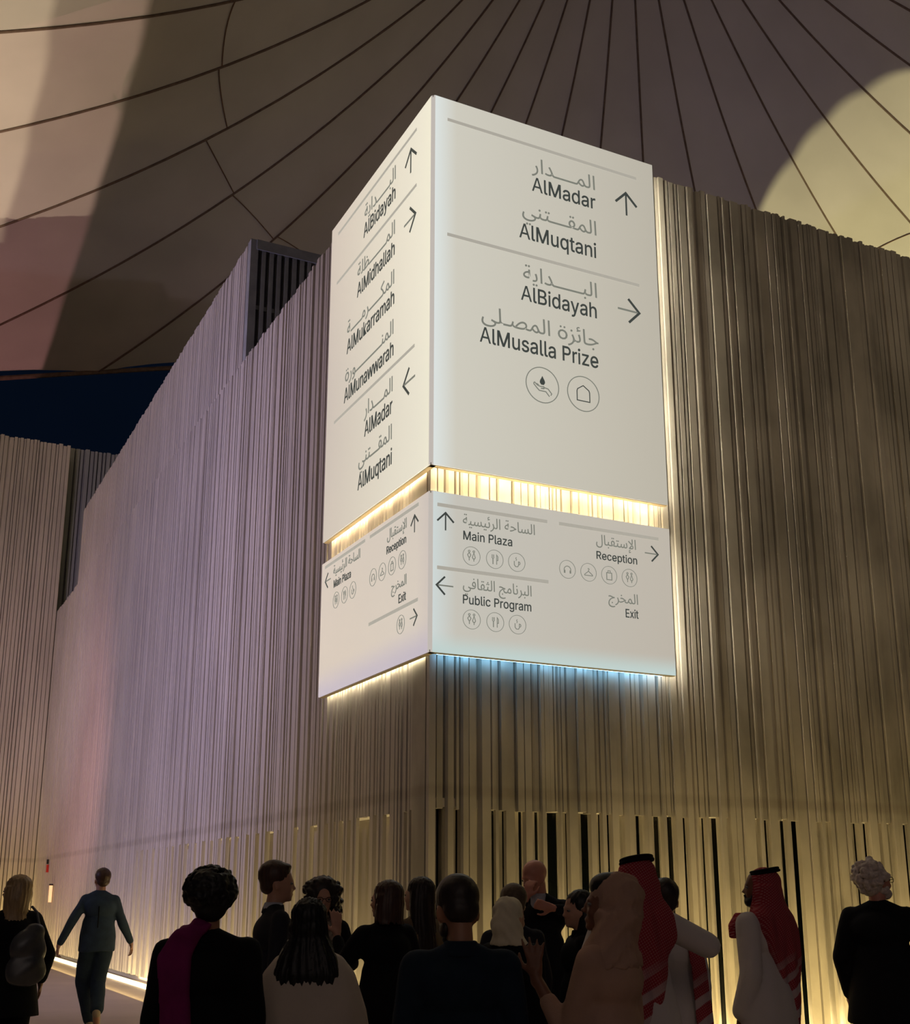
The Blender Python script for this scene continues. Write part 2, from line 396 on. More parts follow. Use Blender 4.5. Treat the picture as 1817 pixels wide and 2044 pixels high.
for g in range(NG):
    p0 = PH0 + (g - 14) * DL * -1; p1 = p0 - (DL if g < NG - 1 else 2 * pi - DL * (NG - 1))
    JR[g] = 15.4 + R.uniform(-.7, .7)
    for part in (0, 1):
        V = []; F = []; nu, nv = 6, 14
        for i in range(nv + 1):
            for j in range(nu + 1):
                t = j / nu; ph = p0 + (p1 - p0) * t; rm = rmax(ph)
                jr = min(JR[g], rm * .8)
                r = 2.5 + (jr - 2.5) * i / nv if part == 0 else jr + (rm - jr) * i / nv
                sag = .012 * r * 4 * t * (1 - t)
                V.append((AX[0] + r * cos(ph), AX[1] + r * sin(ph), zr(r) + sag))
        for i in range(nv):
            for j in range(nu):
                a = i * (nu + 1) + j; F.append((a, a + 1, a + nu + 2, a + nu + 1))
        meshobj('fabric_panel', V, F, M['fabric'], ce, True)
    pts = [(AX[0] + r * cos(p0), AX[1] + r * sin(p0), zr(r) - .03) for r in np.linspace(2.5, rmax(p0), 26)]
    MB().tube(pts, .042, 6).build('seam', M['seam'], ce)
    # welded cross joint of the gore
    jp = []
    for t in np.linspace(0, 1, 9):
        ph = p0 + (p1 - p0) * t; r = min(JR[g], rmax(ph) * .8); jp.append((AX[0] + r * cos(ph), AX[1] + r * sin(ph), zr(r) + .012 * r * 4 * t * (1 - t) - .03))
    MB().tube(jp, .022, 5).build('cross_joint', M['joint'], ce)
ed = [(x, (40.33 - .069 * x) / .9976, zr(hypot(x - AX[0], (40.33 - .069 * x) / .9976 - AX[1]))) for x in np.linspace(-14, 44, 40)]
MB().tube(ed, .10, 6).build('edge_cable', M['seam'], ce)
rg = [(AX[0] + 2.5 * cos(a), AX[1] + 2.5 * sin(a), zr(2.5)) for a in np.linspace(0, 2 * pi, 40, endpoint=False)]
MB().tube(rg, .15, 8, True).build('crown_ring', M['metal'], ce)

# ------------------------------------------------------------------ added unseen canopy lamps with flaps that cut the light edges
def added_lamp(loc, power, color, light_flaps, tgt, label, cone=150, soft=.008):
    """doors: list of (edge point A, edge point B) on the canopy; each is an added flap whose rim lines up
    with that edge as seen from the lamp, shading everything beyond it"""
    S = Vector(loc); t = empty('fill_lamp', (loc[0], loc[1], 0), label=label, cat='fill_lamp')
    MB().box(-.25, .25, -.25, .25, 0, .06).build('base', M['black'], t)
    MB().tube([(0, 0, .05), (0, 0, loc[2] - .1)], .03, 8).build('pole', M['black'], t)
    MB().tube([(0, 0, loc[2] - .12), (0, 0, loc[2] - .02)], .07, 12).build('housing', M['black'], t)
    spot('fill_beam', loc, tgt, cone, power, color, .15, soft)
    for A, B, side in light_flaps:
        a = (Vector(A) - S).normalized() * 1.6; b = (Vector(B) - S).normalized() * 1.6
        u = (b - a).normalized(); a2 = a - u * 5; b2 = b + u * 1.3; s = Vector(side) * 1.5
        off = Vector((0, 0, loc[2]))
        v = [a2 + off, b2 + off, b2 + s + off, a2 + s + off]; nn = (v[1] - v[0]).cross(v[2] - v[0]).normalized() * .01
        v = v + [p + nn for p in v]
        meshobj('light_flap', v, [(0, 1, 2, 3), (7, 6, 5, 4), (0, 4, 5, 1), (1, 5, 6, 2), (2, 6, 7, 3), (3, 7, 4, 0)], M['black'], t)
    return t
added_lamp((-8.5, 21.5, .9), 8500, (1.0, .78, .56), [((.37, 20.5, 27.1), (.46, 34.4, 24.9), (1.6, 0, -.9))], (-4, 22, 25), 'black floodlight added left of view, its flap cutting the canopy light', 120)
added_lamp((-8, 36.5, .9), 4800, (1.0, .46, .46), [((.37, 20.5, 27.1), (.46, 34.4, 24.9), (1.6, 0, -.9))], (-6, 34, 24), 'black floodlight with pink light, added out of sight behind the far left wall', 140)
added_lamp((-13.5, 19, .9), 14000, (1.0, .82, .56), [((-2.34, 20.1, 25.75), (-2.37, 31.8, 24.5), (1.6, 0, -.9))], (-6, 20, 25), 'tallest black floodlight added out of view beyond the left edge', 110)
added_lamp((36, 16, .9), 34000, (1.0, .90, .46), [((28.2, 25.6, 31.0), (27.85, 14, 31.5), (-1.6, 0, -.9))], (34, 20, 26), 'black floodlight added out of sight behind the far end of the ribbed block', 130)

# ------------------------------------------------------------------ palm behind the far wall
pt = empty('palm_tree', (-2.15, 29.6, 0), label='dark palm tree whose crown just tops the far left wall', cat='tree')
MB().tube([(0, 0, 0), (.1, 0, 9), (0, 0, 16.0)], [.28, .22, .18], 10).build('trunk', mat('palm_bark', (.06, .045, .03), .9, .3, 10), pt)
gm = mat('palm_leaf', (.02, .03, .018), .8, .3, 5)
for k in range(16):
    a = k * 2 * pi / 16 + R.uniform(-.1, .1); L = R.uniform(1.0, 1.4); el = R.uniform(.2, .9)
    ps = [(cos(a) * L * t, sin(a) * L * t, 15.9 + el * L * t - 1.3 * L * t * t * .6) for t in np.linspace(0, 1, 7)]
    mb = MB(); mb.tube(ps, .025, 4)
    for i in range(1, 7):
        p = Vector(ps[i]); q = Vector((-sin(a), cos(a), -.4)) * .35
        for sg in (1, -1):
            qq = Vector((q.x * sg, q.y * sg, q.z)); e = Vector((cos(a), sin(a), 0)) * .08
            mb.add([p - e, p + e, p + qq + e, p + qq + e * .9], [(0, 1, 2, 3)])
    mb.build('frond', gm, pt)

# ------------------------------------------------------------------ the corner light box sign
def lightbox(name, label, z0, z1, mr_, ml_, xr=2.87, yl=3.04):
    t = empty(name, (0, 0, z0), label=label, cat='sign')
    def P(nm, mb, m):
        o = mb.build(nm, m, t); o.location = (0, 0, -z0); return o
    P('face_right', MB().box(.035, xr, 0, .012, z0, z1), mr_)
    P('face_left', MB().box(0, .012, .035, yl, z0, z1), ml_)
    P('corner_profile', MB().prism([(0, .036), (.0, .03), (.03, 0), (.036, 0), (.036, .012), (.012, .036)], z0, z1), M['corner'])
    mb = MB()
    mb.box(.012, xr, .0125, .07, z0 - .006, z0 + .02).box(.0125, .07, .012, yl, z0 - .006, z0 + .02)
    mb.box(.012, xr, .0125, .07, z1 - .02, z1 + .004).box(.0125, .07, .012, yl, z1 - .02, z1 + .004)
    mb.box(xr - .012, xr + .002, .0125, .07, z0, z1).box(.0125, .07, yl - .012, yl + .002, z0, z1)
    mb.box(.03, xr - .03, .06, .07, z0 + .02, z1 - .02).box(.06, .07, .03, yl - .03, z0 + .02, z1 - .02)
    P('frame', mb, M['trim'])
    for k in range(4):
        MB_ = MB().tube([(.1 + (xr - .2) * k / 3, .06, (z0 + z1) / 2), (.1 + (xr - .2) * k / 3, .2, (z0 + z1) / 2)], .012, 6)
        P('bracket', MB_, M['metal'])
    return t
UP = lightbox('sign_lightbox', 'tall upper white light box sign wrapping the building corner', 5.66, 9.885, M['face_right'], M['face_left'])
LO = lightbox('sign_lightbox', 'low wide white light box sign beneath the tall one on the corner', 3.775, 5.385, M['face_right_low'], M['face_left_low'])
for x in (.42, 1.36, 2.36):
    mb = MB().tube([(x + .012 * cos(a), .03, 4.255 + .012 * sin(a)) for a in np.linspace(-.6, pi + .6, 9)], .004, 5)
    mb.tube([(x, .03, 4.22), (x, .03, 4.246)], .006, 6); mb.build('lifting_eye', M['metal'], UP)
# LED bars behind the boxes, seen only by the light they throw on the ribs
def bar(parent, z, name, m, x0, x1, y0, y1, z0, z1):
    o = MB().box(x0, x1, y0, y1, z0, z1).build(name, m, parent); o.location = (0, 0, -z)
bar(UP, 5.66, 'led_bar', M['led_warm'], .12, 2.8, .085, .11, 5.70, 5.72)
bar(UP, 5.66, 'led_bar', M['led_warm'], .075, .09, .3, 3.0, 5.70, 5.72)
bar(LO, 3.775, 'led_bar', M['led_warm'], .12, 2.8, .085, .11, 5.33, 5.35)
bar(LO, 3.775, 'led_bar', M['led_warm'], .075, .09, .3, 3.0, 5.33, 5.35)
bar(UP, 5.66, 'led_bar', M['led_side'], 2.85, 2.872, .075, .095, 5.75, 9.85)
bar(LO, 3.775, 'led_bar', M['led_side'], 2.85, 2.872, .075, .095, 3.83, 5.3)
bar(LO, 3.775, 'led_bar', M['led_blue'], .15, 2.8, .135, .150, 3.785, 3.80)
bar(LO, 3.775, 'led_bar', M['led'], .075, .09, .3, 3.0, 3.80, 3.812)

AR = {  # letter: (isolated, initial, medial, final)
 'ا': (0xFE8D, 0, 0, 0xFE8E), 'ب': (0xFE8F, 0xFE91, 0xFE92, 0xFE90), 'ت': (0xFE95, 0xFE97, 0xFE98, 0xFE96), 'ة': (0xFE93, 0, 0, 0xFE94),
 'ث': (0xFE99, 0xFE9B, 0xFE9C, 0xFE9A), 'ج': (0xFE9D, 0xFE9F, 0xFEA0, 0xFE9E), 'ح': (0xFEA1, 0xFEA3, 0xFEA4, 0xFEA2), 'خ': (0xFEA5, 0xFEA7, 0xFEA8, 0xFEA6),
 'د': (0xFEA9, 0, 0, 0xFEAA), 'ر': (0xFEAD, 0, 0, 0xFEAE), 'ز': (0xFEAF, 0, 0, 0xFEB0), 'س': (0xFEB1, 0xFEB3, 0xFEB4, 0xFEB2),
 'ص': (0xFEB9, 0xFEBB, 0xFEBC, 0xFEBA), 'ظ': (0xFEC5, 0xFEC7, 0xFEC8, 0xFEC6), 'ف': (0xFED1, 0xFED3, 0xFED4, 0xFED2), 'ق': (0xFED5, 0xFED7, 0xFED8, 0xFED6),
 'ك': (0xFED9, 0xFEDB, 0xFEDC, 0xFEDA), 'ل': (0xFEDD, 0xFEDF, 0xFEE0, 0xFEDE), 'م': (0xFEE1, 0xFEE3, 0xFEE4, 0xFEE2), 'ن': (0xFEE5, 0xFEE7, 0xFEE8, 0xFEE6),
 'و': (0xFEED, 0, 0, 0xFEEE), 'ي': (0xFEF1, 0xFEF3, 0xFEF4, 0xFEF2), 'ى': (0xFEEF, 0, 0, 0xFEF0), 'ئ': (0xFE89, 0xFE8B, 0xFE8C, 0xFE8A),
 'إ': (0xFE87, 0, 0, 0xFE88), '~': (0x640,) * 4, 'L': (0xFEF9, 0, 0, 0xFEFA), 'ب_': (0, 0, 0, 0)}
def shape_ar(s):
    """join the letters and put them in visual (left to right) order"""
    out = []
    for i, ch in enumerate(s):
        if ch == ' ': out.append(' '); continue
        f = AR[ch]
        prev = i > 0 and s[i - 1] != ' ' and AR[s[i - 1]][1] != 0
        nxt = i < len(s) - 1 and s[i + 1] != ' ' and f[1] != 0
        out.append(chr(f[2] if prev and nxt else f[3] if prev else f[1] if nxt else f[0]))
    return ''.join(out[::-1]).replace(chr(0xFE93), 'ö')      # round body with two dots, as the isolated letter looks
def text_geo(s, offset=.0):
    c = bpy.data.curves.new('lettering', 'FONT'); c.body = s; c.offset = offset; c.resolution_u = 3
    o = bpy.data.objects.new('tmp', c); COL.objects.link(o)
    dg = bpy.context.evaluated_depsgraph_get(); me = o.evaluated_get(dg).to_mesh()
    v = np.zeros(len(me.vertices) * 3); me.vertices.foreach_get('co', v); v = v.reshape(-1, 3)[:, :2].copy()
    f = [tuple(p.vertices) for p in me.polygons]
    o.to_mesh_clear(); bpy.data.objects.remove(o); bpy.data.curves.remove(c)
    return v, f
def to_panel(side, u, z, d):
    # side R: u = x, facing -Y; side L: u = y, text runs towards decreasing y
    return (u, -d, z) if side == 'R' else (-d, u, z)
def put(name, side, par, v, f, m, parent=None, thick=.004):
    """v in panel coordinates (u, z); raised slightly off the face"""
    n = len(v); z0 = par.location.z
    if name == 'lettering' or True:
        V = [to_panel(side, a, b - z0, thick) for a, b in v] + [to_panel(side, a, b - z0, 0) for a, b in v]
    from collections import Counter
    ec = Counter()
    for q in f:
        for i in range(len(q)): ec[(q[i], q[(i + 1) % len(q)])] += 1
    F = list(f)
    for (a, b) in ec:
        if (b, a) not in ec: F.append((b, a, a + n, b + n))
    if side == 'R': pass
    o = meshobj(name, V, F, m, parent or par)
    bm = bmesh.new(); bm.from_mesh(o.data); bmesh.ops.recalc_face_normals(bm, faces=bm.faces); bm.to_mesh(o.data); bm.free()
    return o
